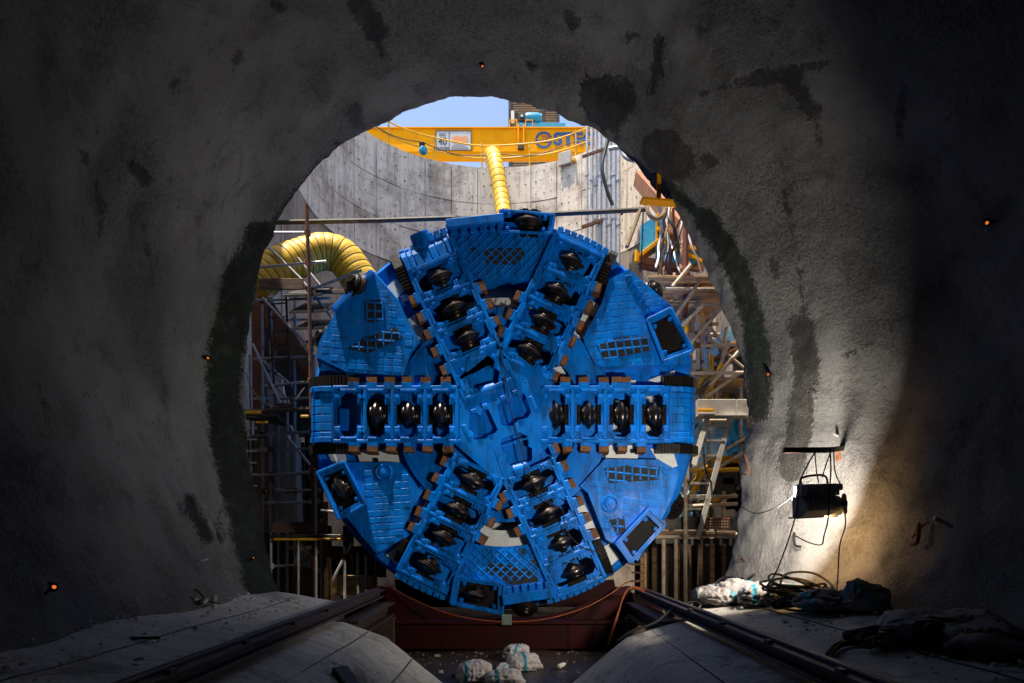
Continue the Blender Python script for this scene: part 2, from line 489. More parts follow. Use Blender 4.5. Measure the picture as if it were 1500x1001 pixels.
# ================================================================== the setting
YM = 9.5                                   # the tunnel mouth
MOUTH = [(411,872),(402,850),(395,820),(385,780),(377,740),(368,690),(363,650),(360,610),(358,570),(359,530),(363,490),
 (368,450),(376,415),(388,375),(402,340),(420,305),(440,275),(465,245),(495,218),(530,195),(545,188),(575,174),(610,157),
 (640,147),(690,140),(745,146),(790,157),(830,173),(870,192),(903,212),(930,240),(960,275),(985,300),(1003,330),(1020,365),
 (1040,405),(1056,445),(1068,475),(1080,505),(1086,540),(1090,570),(1096,600),(1097,625),(1089,650),(1083,680),(1082,710),
 (1084,735),(1080,770),(1072,810),(1060,850),(1055,872),(1010,960),(900,1010),(740,1030),(580,1010),(460,960)]
TC = (0.0, 3.65)
mp_ = []
for a, b in MOUTH:
    p = pix(a, b, YM)
    mp_.append((math.atan2(p.z - TC[1], p.x - TC[0]), math.hypot(p.x - TC[0], p.z - TC[1])))
mp_.sort()
ma = np.array([q[0] for q in mp_]); mr = np.array([q[1] for q in mp_])
def r_mouth(th):
    th = (th + math.pi) % (2 * math.pi) - math.pi
    return float(np.interp(th, np.r_[ma[-1] - 2 * math.pi, ma, ma[0] + 2 * math.pi], np.r_[mr[-1], mr, mr[0]]))
def r_tube(th):
    cx, cz, R = 0.15 - TC[0], 3.60 - TC[1], 4.2
    c, s = math.cos(th), math.sin(th)
    b = c * cx + s * cz
    return b + math.sqrt(b * b - (cx * cx + cz * cz) + R * R)
def sstep(t):
    t = min(1, max(0, t)); return t * t * (3 - 2 * t)
def tunnel_r(th, Y):
    c = math.cos(th)
    left = sstep((-c - 0.25) / 0.45); right = sstep((c - 0.05) / 0.6)
    yb = 8.55 + 0.38 * left - 1.9 * right
    if Y <= yb: w = 0
    else:
        t = min(1, (Y - yb) / (YM - yb)); w = (1 - left) * sstep(t) + left * t ** 0.85
    return r_tube(th) * (1 - w) + r_mouth(th) * w

# stains and moss on the shotcrete: (polyline on the wall, half width), in photo pixels, carried by the surface itself
WET = [([(890,147),(892,150)],40),([(866,128),(872,150)],16),([(972,222),(984,236)],34),([(1095,118),(1165,108)],12),([(1150,112),(1192,165)],12),
 ([(1025,138),(1080,122),(1215,92)],3),([(1325,120),(1318,170),(1314,212)],6),([(1166,262),(1150,290),(1168,370),(1178,470)],3),
 ([(1176,480),(1182,540),(1172,610),(1158,690)],20),([(1134,385),(1136,405)],6),([(1036,233),(1044,238)],8),([(525,8),(555,45)],18),
 ([(520,165),(524,180)],12),([(342,96),(350,84)],6),([(252,133),(256,122)],5),([(832,18),(838,32)],10),([(968,62),(962,98),(955,135)],8),
 ([(755,115),(757,116)],4),([(778,97),(780,98)],6),([(915,58),(930,52)],7),([(195,245),(215,262)],10),([(1285,500),(1240,520)],3),([(410,12),(398,2)],8),([(884,180),(880,215)],5),([(900,182),(903,205)],4),([(968,255),(962,290)],4),([(985,262),(990,285)],4),([(1196,172),(1200,205)],3),([(548,50),(560,80)],5),([(1182,700),(1180,745)],4),([(1160,690),(1156,730)],3),([(120,220),(150,300),(145,360)],3),([(60,560),(75,640)],4),([(210,330),(225,420)],3)]
MOSS = [([(985,275),(1030,322)],8),([(1035,325),(1062,362),(1086,412),(1101,462),(1112,525),(1109,600)],20),
 ([(500,218),(430,290),(395,340)],9),([(384,350),(350,425),(333,500),(328,570),(334,640),(350,720),(369,790),(386,860)],29),
 ([(276,735),(290,765),(302,785)],12),([(320,755),(322,790)],5),([(352,760),(350,800)],9)]
def seg_d(px, py, pts):
    d = np.full(px.shape, 1e9)
    for (ax, ay), (bx, by) in zip(pts[:-1], pts[1:]):
        vx, vy = bx - ax, by - ay; L2 = vx * vx + vy * vy
        t = np.clip(((px - ax) * vx + (py - ay) * vy) / L2, 0, 1)
        d = np.minimum(d, np.hypot(px - ax - t * vx, py - ay - t * vy))
    return d

def build_tunnel():
    NT = 620
    ys = list(np.arange(-3.2, 4.0, 0.25)) + list(np.arange(4.0, 9.5, 0.055)) + [9.5, 9.53, 9.58, 9.66, 9.75]
    rows = []
    for Y in ys:
        row = []
        for k in range(NT):
            th = -math.pi / 2 + 2 * math.pi * k / NT
            c, s = math.cos(th), math.sin(th)
            r = tunnel_r(th, min(Y, YM))
            p = Vector((TC[0] + c * r, Y, TC[1] + s * r))
            q = p * 0.55
            big = mnoise.noise(q) * 0.12 + mnoise.noise(p * 1.3 + Vector((5, 0, 0))) * 0.07 + mnoise.noise(p * 2.7 + Vector((0, 9, 0))) * 0.028
            fine = mnoise.noise(p * 4.1) * 0.016 + mnoise.noise(p * 11.0) * 0.009 + mnoise.noise(p * 23.0) * 0.006
            edge = max(0.0, 1 - abs(Y - YM) / 1.0)
            r += big * (1 - 0.75 * edge) + fine * (1 + 0.8 * edge) + edge ** 3 * 0.03 * mnoise.noise(Vector((p.x * 3, 0, p.z * 3)))
            if Y > 9.5: r += (Y - 9.5) * 0.9 + (0.012 * mnoise.noise(p * 15))
            row.append((TC[0] + c * r, Y + (0.02 * mnoise.noise(p * 9) if 9.4 < Y < 9.7 else 0), TC[1] + s * r))
        rows.append(row)
    vs = [p for r in rows for p in r]
    fs = []
    for i in range(len(ys) - 1):
        for k in range(NT):
            a = i * NT + k; b = i * NT + (k + 1) % NT
            fs.append((a, a + NT, b + NT, b))
    ci = len(vs); vs.append((TC[0], ys[0], TC[1]))
    for k in range(NT): fs.append((k, (k + 1) % NT, ci))
    me = bpy.data.meshes.new("tunnel_lining")
    me.from_pydata(vs, [], fs)
    me.polygons.foreach_set("use_smooth", [True] * len(fs))
    V = np.array(vs)
    Yv = np.maximum(V[:, 1], 0.8)
    px = VX + V[:, 0] * FPX / Yv; py = VY - (V[:, 2] - CAM.z) * FPX / Yv
    for nm, lst in (("wet", WET), ("moss", MOSS)):
        f = np.full(len(vs), -9.0)
        for pts, w in lst:
            f = np.maximum(f, (w - seg_d(px, py, pts)) / 10.0)
        f = np.where(V[:, 1] < 2.0, -9.0, f)
        at = me.attributes.new(nm, 'FLOAT', 'POINT')
        at.data.foreach_set("value", f.astype(np.float32))
    o = link("tunnel_lining", me, shotcrete(), None, origin=(0, 0, 0))
    tag(o, "rough grey sprayed-concrete tunnel lining with dark wet stains round the opening", "tunnel", kind="structure")
    return o, rows[-1]

def shotcrete():
    m = bpy.data.materials.new("shotcrete"); m.use_nodes = True
    nt = m.node_tree; N = nt.nodes; L = nt.links; N.clear()
    out = N.new("ShaderNodeOutputMaterial"); b = N.new("ShaderNodeBsdfPrincipled"); L.new(b.outputs[0], out.inputs[0])
    g = N.new("ShaderNodeNewGeometry")
    def nz(scale, det=6, rg=0.6, dist=0.0):
        n = N.new("ShaderNodeTexNoise"); n.inputs['Scale'].default_value = scale; n.inputs['Detail'].default_value = det
        n.inputs['Roughness'].default_value = rg; n.inputs['Distortion'].default_value = dist
        L.new(g.outputs['Position'], n.inputs['Vector']); return n.outputs['Fac']
    def rng(v, a, c, t0=0, t1=1):
        r = N.new("ShaderNodeMapRange"); r.inputs['From Min'].default_value = a; r.inputs['From Max'].default_value = c
        r.inputs['To Min'].default_value = t0; r.inputs['To Max'].default_value = t1
        L.new(v, r.inputs['Value']); return r.outputs[0]
    def math_(op, a, c):
        x = N.new("ShaderNodeMath"); x.operation = op
        for i, v in enumerate((a, c)):
            if isinstance(v, (int, float)): x.inputs[i].default_value = v
            else: L.new(v, x.inputs[i])
        return x.outputs[0]
    def mixc(f, A, B):
        x = N.new("ShaderNodeMix"); x.data_type = 'RGBA'; L.new(f, x.inputs['Factor'])
        for k, v in (('A', A), ('B', B)):
            if isinstance(v, tuple): x.inputs[k].default_value = (*v, 1)
            else: L.new(v, x.inputs[k])
        return x.outputs['Result']
    c = mixc(rng(nz(0.8, 5), 0.38, 0.62), (0.148, 0.155, 0.163), (0.206, 0.213, 0.221))
    c = mixc(rng(nz(2.2, 6, 0.7, 0.6), 0.52, 0.70), c, (0.100, 0.102, 0.104))
    c = mixc(rng(nz(6, 5, 0.7), 0.60, 0.72), c, (0.078, 0.079, 0.08))
    c = mixc(rng(nz(3.1, 7, 0.75, 1.0), 0.66, 0.74), c, (0.32, 0.325, 0.33))
    patch = rng(nz(0.55, 4, 0.6), 0.40, 0.60)
    c = mixc(math_('MULTIPLY', rng(nz(30, 3, 0.75), 0.46, 0.62, 0, 0.65), rng(patch, 0, 1, 0.3, 1.0)), c, (0.055, 0.056, 0.057))
    c = mixc(rng(nz(34, 3, 0.75), 0.63, 0.73, 0, 0.5), c, (0.34, 0.345, 0.35))
    aw = N.new("ShaderNodeAttribute"); aw.attribute_name = "wet"
    am = N.new("ShaderNodeAttribute"); am.attribute_name = "moss"
    rag = math_('ADD', rng(nz(3.0, 6, 0.75), 0.25, 0.75, -0.9, 0.9), rng(nz(24, 5, 0.75), 0.25, 0.75, -0.6, 0.6))
    fw = rng(math_('ADD', aw.outputs['Fac'], rag), -0.12, 0.22)
    fm = rng(math_('ADD', am.outputs['Fac'], rag), -0.15, 0.5)
    c = mixc(math_('MULTIPLY', fw, rng(nz(4.3, 6, 0.7), 0.3, 0.6, 0.7, 1.0)), c, (0.034, 0.033, 0.032))
    mossc = mixc(rng(nz(1.7, 5, 0.7), 0.42, 0.60), (0.012, 0.0125, 0.0115), (0.013, 0.025, 0.017))
    c = mixc(math_('MULTIPLY', fm, rng(nz(5, 5, 0.75), 0.22, 0.5, 0.75, 1.0)), c, mossc)
    L.new(c, b.inputs['Base Color'])
    L.new(rng(fw, 0, 1, 0.88, 0.55), b.inputs['Roughness'])
    b.inputs['Specular IOR Level'].default_value = 0.35
    h = math_('ADD', math_('MULTIPLY', nz(15, 5, 0.7), 1.6), math_('MULTIPLY', nz(48, 3, 0.7), 0.9))
    bp = N.new("ShaderNodeBump"); bp.inputs['Distance'].default_value = 0.05; L.new(rng(patch, 0, 1, 0.25, 0.85), bp.inputs['Strength'])
    L.new(h, bp.inputs['Height']); L.new(bp.outputs[0], b.inputs['Normal'])
    return m

tunnel, lip = build_tunnel()

# ---- invert: two concrete benches with sloping aprons between the rails and the pit
def profile_slab(name, prof, ystart, yend, mt, label, cat, skew=0.0):
    """prof: (X, Z) points of the top; underside 0.5 m lower."""
    mb = MB()
    ny = 60
    ys = np.linspace(ystart, yend, ny)
    xs = []
    for (x0, z0), (x1, z1) in zip(prof[:-1], prof[1:]):
        n = max(2, int(math.hypot(x1 - x0, z1 - z0) / 0.12))
        xs += [(x0 + (x1 - x0) * i / n, z0 + (z1 - z0) * i / n) for i in range(n)]
    xs.append(prof[-1])
    vs = []
    for j, Y in enumerate(ys):
        for i, (x, z) in enumerate(xs):
            yy = Y + (skew * (x - xs[0][0]) if j > ny * 0.6 else 0) * (j - ny * 0.6) / (ny * 0.4)
            dz = mnoise.noise(Vector((x, yy, 3)) * 1.1) * 0.012 + mnoise.noise(Vector((x, yy, 9)) * 5) * 0.004
            if j == ny - 1: yy += 0.03 * mnoise.noise(Vector((x * 4, 1, 0)))
            vs.append((x, yy, z + dz))
    m = len(xs)
    fs = [(j * m + i, j * m + i + 1, (j + 1) * m + i + 1, (j + 1) * m + i) for j in range(ny - 1) for i in range(m - 1)]
    o = len(vs)
    last = [(ny - 1) * m + i for i in range(m)]
    for i in last: vs.append((vs[i][0], vs[i][1] + 0.02, -0.6))
    fs += [(last[i], last[i + 1], o + i + 1, o + i) for i in range(m - 1)]
    o2 = len(vs)
    side = [j * m + m - 1 for j in range(ny)]
    for i in side: vs.append((vs[i][0] , vs[i][1], -0.6))
    fs += [(side[j], side[j + 1], o2 + j + 1, o2 + j) for j in range(ny - 1)]
    side = [j * m for j in range(ny)]
    o3 = len(vs)
    for i in side: vs.append((vs[i][0], vs[i][1], -0.6))
    fs += [(side[j], side[j + 1], o3 + j + 1, o3 + j) for j in range(ny - 1)]
    mb.add(vs, fs, True)
    ob = fix_normals(mb.build(name, mt, None, origin=(prof[0][0], ystart, 0), ang=30))
    tag(ob, label, cat, kind="structure")
    return ob
profile_slab("bench_pavement", [(-4.0, 1.02), (-3.2, 0.93), (-2.3, 0.76)], -3, 8.75, BENCHC, "grey concrete bench between the left rail and the tunnel wall", "pavement", skew=0.18)
profile_slab("apron_pavement", [(-2.297, 0.62), (-2.0, 0.60), (-1.5, 0.42), (-0.84, -0.12), (-0.6, -0.25)], -3, 8.12, BENCHC, "sloping concrete apron below the left rail", "pavement")
profile_slab("bench_pavement", [(4.3, 1.02), (3.3, 0.93), (2.25, 0.76)], -3, 8.7, BENCHC, "grey concrete bench between the right rail and the tunnel wall", "pavement", skew=0.18)
profile_slab("apron_pavement", [(2.247, 0.62), (1.95, 0.60), (1.35, 0.42), (0.70, -0.12), (0.45, -0.25)], -3, 8.12, BENCHC, "sloping concrete apron below the right rail", "pavement")

def sheet(name, x0, x1, y0, y1, z, mt, nx=40, ny=40, amp=0.03, sc=1.5):
    mb = MB()
    xs = np.linspace(x0, x1, nx); ys = np.linspace(y0, y1, ny)
    vs = [(x, y, z + amp * mnoise.noise(Vector((x, y, z)) * sc) + amp * .4 * mnoise.noise(Vector((x, y, z)) * sc * 4)) for y in ys for x in xs]
    fs = [(j * nx + i, j * nx + i + 1, (j + 1) * nx + i + 1, (j + 1) * nx + i) for j in range(ny - 1) for i in range(nx - 1)]
    mb.add(vs, fs, True)
    return mb.build(name, mt, None, origin=(x0, y0, z))
tag(sheet("pit_ground", -8, 7, -3, 27.5, -0.14, MUD, 110, 160, 0.05), "dark wet muddy floor of the pit below the cutterhead", "ground", kind="structure")

# ---- the shaft: oblong, round at the far end
SXC, SR, SYC, ZTOP = -0.62, 5.6, 20.9, 16.0
def shaft_pt(s):
    """s = metres along the far wall, 0 at the middle; returns point and inward normal."""
    half = SR * math.pi / 2
    if abs(s) <= half:
        a = s / SR
        n = Vector((math.sin(a), math.cos(a), 0))
        return Vector((SXC, SYC, 0)) + n * SR, -n
    sg = 1 if s > 0 else -1
    return Vector((SXC + sg * SR, SYC - (abs(s) - half), 0)), Vector((-sg, 0, 0))

shaft = thing("shaft_wall", (SXC, SYC + SR, 0), "round concrete shaft wall of formwork panels behind the blue cutterhead", "shaft wall")
half = SR * math.pi / 2
smax = half + (SYC - 9.8)
mb = MB()
S = list(np.arange(-smax, smax + 0.01, 0.35)); Z = [-0.5, 2, 4, 6, 8, 10, ZTOP - 3 * 1.42 - 0.02]
vs = []
for s in S:
    p, n = shaft_pt(s)
    for z in Z:
        q = p - n * 0.02 + Vector((0, 0, z)); d = 0.05 * mnoise.noise(q * 0.8)
        vs.append(q + n * d)
m = len(Z)
fs = [(i * m + j, i * m + j + 1, (i + 1) * m + j + 1, (i + 1) * m + j) for i in range(len(S) - 1) for j in range(m - 1)]
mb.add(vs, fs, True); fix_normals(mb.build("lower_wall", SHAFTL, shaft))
mb = MB()                                     # backing behind the panels, closes the joints
vs = []
for s in S:
    p, n = shaft_pt(s)
    vs += [p - n * 0.06 + Vector((0, 0, ZTOP - 3 * 1.42 - 0.1)), p - n * 0.06 + Vector((0, 0, ZTOP - 0.03)), p - n * 0.6 + Vector((0, 0, ZTOP - 0.03))]
fs = []
for i in range(len(S) - 1):
    for j in range(2): fs.append((i * 3 + j, i * 3 + j + 1, (i + 1) * 3 + j + 1, (i + 1) * 3 + j))
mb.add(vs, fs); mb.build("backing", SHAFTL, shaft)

HOLE = mat("tie_hole", (0.05, 0.04, 0.035), rough=0.9)
PW, PH = 1.035, 1.42
npan = 13
rp = random.Random(3)
for row in range(3):
    for k in range(-npan, npan):
        s0 = k * PW + 0.012 + 0.3; s1 = (k + 1) * PW - 0.012 + 0.3
        z1 = ZTOP - row * PH - 0.012; z0 = ZTOP - (row + 1) * PH + 0.012
        mb = MB(); off = rp.uniform(-0.012, 0.014)
        vs = []; n_ = 4
        for i in range(n_ + 1):
            p, n = shaft_pt(s0 + (s1 - s0) * i / n_)
            vs += [p + n * off + Vector((0, 0, z0)), p + n * off + Vector((0, 0, z1)), p - n * 0.1 + Vector((0, 0, z0)), p - n * 0.1 + Vector((0, 0, z1))]
        fs = []
        for i in range(n_):
            a = 4 * i; b = a + 4
            fs += [(a, a + 1, b + 1, b), (a + 1, a + 3, b + 3, b + 1), (a + 2, a, b, b + 2)]
        fs += [(0, 2, 3, 1), (4 * n_, 4 * n_ + 1, 4 * n_ + 3, 4 * n_ + 2)]
        mb.add(vs, fs)
        nf = len(mb.f)
        for hs in (0.2, 0.5, 0.8):
            for hz in (0.18, 0.5, 0.82):
                if rp.random() < 0.2: continue
                p, n = shaft_pt(s0 + (s1 - s0) * (hs + rp.uniform(-.03, .03)))
                c = p + n * (off + 0.014) + Vector((0, 0, z0 + (z1 - z0) * (hz + rp.uniform(-.03, .03))))
                u = n.cross(Vector((0, 0, 1))); r = rp.uniform(0.018, 0.036)
                mb.add([c + (u * math.cos(t) + Vector((0, 0, 1)) * math.sin(t)) * r for t in [j * math.pi / 3 for j in range(6)]], [tuple(range(6))])
        me = mb.mesh("panel")
        mi = [0] * nf + [1] * (len(mb.f) - nf)
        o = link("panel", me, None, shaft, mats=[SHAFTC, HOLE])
        o.data.polygons.foreach_set("material_index", mi)
        fix_normals(o)

# headwall above the tunnel mouth
mb = MB()
n = len(lip); X0, X1, Z0, Z1 = SXC - SR - 0.7, SXC + SR + 0.7, -1.5, ZTOP - 0.02
ring = []
for k in range(n):
    p = lip[k]; th = math.atan2(p[2] - TC[1], p[0] - TC[0]); c, s = math.cos(th), math.sin(th)
    t = min(((X1 if c > 0 else X0) - TC[0]) / c if abs(c) > 1e-6 else 1e9, ((Z1 if s > 0 else Z0) - TC[1]) / s if abs(s) > 1e-6 else 1e9)
    ring.append((TC[0] + c * t, 9.77, TC[1] + s * t))
mb.add(list(lip) + ring, [(k, (k + 1) % n, n + (k + 1) % n, n + k) for k in range(n)])
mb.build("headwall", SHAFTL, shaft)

# ground at the top of the shaft, out to the horizon
hole = []
for s in np.arange(-smax, smax + 0.01, 0.5):
    p, nn = shaft_pt(s); p = p - nn * 0.55; hole.append(Vector((p.x, p.y, 0)))
hole = [Vector((hole[0].x, 9.2, 0))] + hole + [Vector((hole[-1].x, 9.2, 0))]
outer = [Vector((x, y, 0)) for x, y in ((-1500, -1500), (1500, -1500), (1500, 1500), (-1500, 1500))]
mb = MB()
tris = tessellate_polygon([outer, hole])
mb.add([(p.x, p.y, ZTOP - 0.05) for p in outer + hole], [tuple(t) for t in tris])
g = mb.build("ground", EARTH, None, origin=(0, 0, ZTOP - 0.05))
fix_normals(g)
tag(g, "bare site ground round the top of the shaft", "ground", kind="structure")

# grit and rubble lying along the foot of the walls and on the pit floor
def grit(name, spots, label, m):
    mb = MB(); rg = random.Random(name)
    for (x, y, z, r) in spots:
        n_ = 5; h = r * rg.uniform(.5, .9); a0 = rg.random() * 6
        ring = [(x + r * rg.uniform(.7, 1.2) * math.cos(a0 + k * 2 * math.pi / n_), y + r * rg.uniform(.7, 1.2) * math.sin(a0 + k * 2 * math.pi / n_), z - .003) for k in range(n_)]
        top = [(x + .55 * (p[0] - x) + rg.uniform(-.2, .2) * r, y + .55 * (p[1] - y), z + h * rg.uniform(.7, 1.1)) for p in ring]
        mb.add(ring + top, [(k, (k + 1) % n_, n_ + (k + 1) % n_, n_ + k) for k in range(n_)] + [tuple(n_ + k for k in range(n_))])
    return tag(mb.build(name, m), label, "rubble", kind="stuff")
rg = random.Random(77)
def bench_h(x): return float(np.interp(abs(x), [2.25, 3.25, 4.2], [.775, .945, 1.035]))
sp = []
for i in range(420):
    y = rg.uniform(2.2, 8.5); x = -2.4 - min(1.0, abs(rg.gauss(0, .9)) ) if rg.random() < .4 else -3.28 + abs(rg.gauss(0, .07)); r = .006 + abs(rg.gauss(0, .012)); sp.append((x, y, bench_h(x) + .01, r))
grit("gravel", sp, "grit and concrete crumbs along the foot of the left wall", BENCHC)
sp = []
for i in range(420):
    y = rg.uniform(2.2, 8.5); x = 2.4 + min(1.1, abs(rg.gauss(0, .9))) if rg.random() < .4 else 3.42 - abs(rg.gauss(0, .07)); r = .006 + abs(rg.gauss(0, .012)); sp.append((x, y, bench_h(x) + .01, r))
grit("gravel", sp, "grit and concrete crumbs along the foot of the right wall", BENCHC)
sp = [(rg.uniform(-1.6, 1.4), rg.uniform(8.15, 10.4), -.125, .008 + abs(rg.gauss(0, .016))) for i in range(150)]
grit("gravel", sp, "loose stones in the mud of the pit floor", mat("muddy_stone", (.06, .05, .042), (.10, .085, .07), rough=.8))

# construction joints in the slabs, dark and slightly open
JOINT = mat("joint_grout", (.05, .047, .043), (.09, .085, .08), rough=.9)
def joint(pts, parent_label):
    mb = MB(); mb.tube(smooth_path(pts, 5), .007, 5); return mb
def apron_z(x, side):
    xs_, zs_ = ([-2.297, -2.0, -1.5, -.84], [.62, .60, .42, -.12]) if side < 0 else ([.70, 1.35, 1.95, 2.247], [-.12, .42, .60, .62])
    return float(np.interp(x, xs_, zs_))
def jz(x, y, z): return z + mnoise.noise(Vector((x, y, 3)) * 1.1) * 0.012 + mnoise.noise(Vector((x, y, 9)) * 5) * 0.004 + .001
for ob in [o for o in bpy.data.objects if o.name.startswith("apron_pavement")]:
    sd_ = -1 if ORIG[ob.name].x < 0 else 1
    for xx in ((-1.72, -1.2) if sd_ < 0 else (1.62, 1.1)):
        mb = MB(); mb.tube([(xx + .02 * math.sin(y), y, jz(xx, y, apron_z(xx, sd_))) for y in np.arange(2.5, 8.1, .12)], .006, 5); mb.build("joint", JOINT, ob)
for ob in [o for o in bpy.data.objects if o.name.startswith("bench_pavement")]:
    sd_ = -1 if ORIG[ob.name].x < 0 else 1
    xx = sd_ * 2.72
    mb = MB(); mb.tube([(xx, y, jz(xx, y, float(np.interp(abs(xx), [2.3, 3.2, 4], [.76, .93, 1.02])))) for y in np.arange(2.5, 8.6, .12)], .006, 5); mb.build("joint", JOINT, ob)
# ================================================================== the tunnel boring machine
YC = 11.38
K = YC / FPX                                   # metres per photo pixel in the cutterhead's front plane
CX, CY = 737.0, 606.0
CTR = pix(CX, CY, YC)
tbm = thing("tunnel_boring_machine", (CTR.x, YC + 1.5, 0.3), "blue tunnel boring machine with six-armed round cutterhead filling the tunnel opening", "boring machine")

def P2(px, py):                                # photo pixel -> (X, Z) in the front plane
    p = pix(px, py, YC); return (p.x, p.z)
def cw(px, py, d=0.0):
    x, z = P2(px, py); return Vector((x, YC + d, z))
def polar(r, a):                               # r in pixels, a in degrees
    return (CTR.x + r * K * math.cos(math.radians(a)), CTR.z + r * K * math.sin(math.radians(a)))
YAX = Vector((0, 1, 0))

def ringmesh(r0, r1, d0, d1, n=96):
    mb = MB()
    mb.lathe(CTR, YAX, [(r0 * K, d0), (r1 * K, d0), (r1 * K, d1), (r0 * K, d1), (r0 * K, d0)], n)
    return mb

# --- body behind the arms
o = ringmesh(1, 281, 0.56, 0.60).build("bulkhead", WHITEP, tbm, origin=CTR + YAX * 0.56); fix_normals(o)
mb = MB(); mb.lathe(CTR, YAX, [(270 * K, 0.24), (282 * K, 0.20), (287.5 * K, 0.26), (288.5 * K, 0.40), (288.5 * K, 1.25), (270 * K, 1.25), (270 * K, 0.24)], 120)
fix_normals(mb.build("rim", BLUE, tbm, origin=CTR + YAX * .2))
fix_normals(ringmesh(114, 159, 0.11, 0.565).build("support_ring", BLUE, tbm, origin=CTR + YAX * .34))
fix_normals(ringmesh(149, 152, 0.10, 0.112).build("weld_bead", BLUE, tbm, origin=CTR + YAX * .12))
fix_normals(ringmesh(1, 101, 0.15, 0.565, 64).build("hub_drum", BLUE, tbm, origin=CTR + YAX * .5))
mb = MB(); mb.lathe(CTR, YAX, [(280 * K, 1.3), (285 * K, 1.36), (285 * K, 7.5), (20 * K, 7.5)], 96)
fix_normals(mb.build("shield", BLUE, tbm, origin=CTR + YAX * 1.3))
# blue backing between the arms, below the face plates
for a0_, a1_ in ((8, 57), (123, 172), (188, 236), (302, 352), (72, 107), (251, 287)):
    lp = [polar(160 if a0_ not in (72, 251) else 200, a0_ + (a1_ - a0_) * i / 14) for i in range(15)] + [polar(283, a1_ + (a0_ - a1_) * i / 14) for i in range(15)]
    mb = MB(); mb.plate([lp], YC + 0.25, YC + 0.29); mb.build("backing_plate", BLUE, tbm)
# white panels of the bulkhead showing in the gaps beside the arms
for pl in ([(592, 464), (608, 453), (626, 490), (613, 501)], [(564, 413), (577, 402), (590, 418), (577, 432)], [(583, 428), (594, 422), (598, 433), (588, 436)], [(866, 433), (882, 443), (854, 494), (842, 483)],
           [(882, 396), (897, 405), (890, 413), (879, 402)], [(806, 536), (823, 532), (830, 544), (816, 554)], [(512, 556), (602, 556), (602, 574), (512, 574)], [(517, 656), (578, 656), (583, 678), (524, 678)], [(476, 664), (501, 660), (503, 678), (488, 687)],
           [(922, 553), (935, 553), (931, 568), (922, 568)], [(953, 553), (993, 538), (991, 547), (967, 557)], [(892, 650), (940, 650), (937, 673), (889, 673)], [(956, 655), (990, 659), (997, 681), (985, 685), (967, 673)],
           [(622, 733), (634, 744), (625, 765), (619, 770), (599, 778), (602, 763)], [(592, 788), (600, 791), (588, 836), (562, 814)], [(842, 750), (853, 728), (864, 750), (881, 788), (864, 801), (857, 779)], [(881, 804), (895, 797), (912, 817), (896, 831)]):
    mb = MB(); mb.plate([[P2(*q) for q in pl]], YC + 0.20, YC + 0.23); mb.build("bulkhead_panel", WHITEP, tbm)
for r0_, r1_, a0_, a1_ in ((157, 176, 70, 110), (171, 197, 246, 293)):
    lp = [polar(r0_, a0_ + (a1_ - a0_) * i / 14) for i in range(15)] + [polar(r1_, a1_ + (a0_ - a1_) * i / 14) for i in range(15)]
    mb = MB(); mb.plate([lp], YC + 0.20, YC + 0.23); mb.build("bulkhead_panel", WHITEP, tbm)
# bolts on the white bulkhead
for px, py in ((868, 440), (868, 461), (849, 482), (548, 672), (929, 659), (662, 556)):
    mb = MB(); mb.lathe(cw(px, py, 0.195), -YAX, [(0.001, 0.03), (0.036, 0.03), (0.036, 0), ], 14)
    mb.build("bulkhead_bolt", BLACKP, tbm)
for j, a in enumerate(np.arange(15, 360, 30)):        # stiffeners between ring and rim
    x0, z0 = polar(158, a); x1, z1 = polar(271, a)
    if any(abs((a - b + 180) % 360 - 180) < 14 for b in (0, 65, 114, 180, 244, 294)):
        mb = MB(); mb.bar((x0, YC + .46, z0), (x1, YC + .46, z1), 0.06, 0.19, up=(0, 1, 0)); mb.build("stiffener", BLUE, tbm)

SPOKES = [  # angle, sideways offset, cutter radii, empty-bay radii, first and last radius
 (0.0, -1, [78, 126, 174, 222], [], 56, 250), (65.0, 3.5, [100, 148.5, 197, 245.5], [], 72, 272),
 (113.7, 4, [124, 172, 221], [66], 40, 268), (180.0, 1, [92, 139, 187], [227], 62, 250),
 (243.4, 4, [108, 156, 202, 249], [], 84, 276), (293.7, 1, [112, 160, 208, 254], [], 88, 280)]

def frame(a):
    c, s = math.cos(math.radians(a)), math.sin(math.radians(a))
    return Vector((c, 0, s)), Vector((-s, 0, c))

def cross_hole(r, s, hr=12.5, hs=32.5, wr=18, ws=15, ch=6):
    return [(r - hr + ch, s - hs), (r + hr - ch, s - hs), (r + hr, s - hs + ch), (r + hr, s - ws), (r + wr, s - ws), (r + wr, s + ws),
            (r + hr, s + ws), (r + hr, s + hs - ch), (r + hr - ch, s + hs), (r - hr + ch, s + hs), (r - hr, s + hs - ch), (r - hr, s + ws),
            (r - wr, s + ws), (r - wr, s - ws), (r - hr, s - ws), (r - hr, s - hs + ch)]

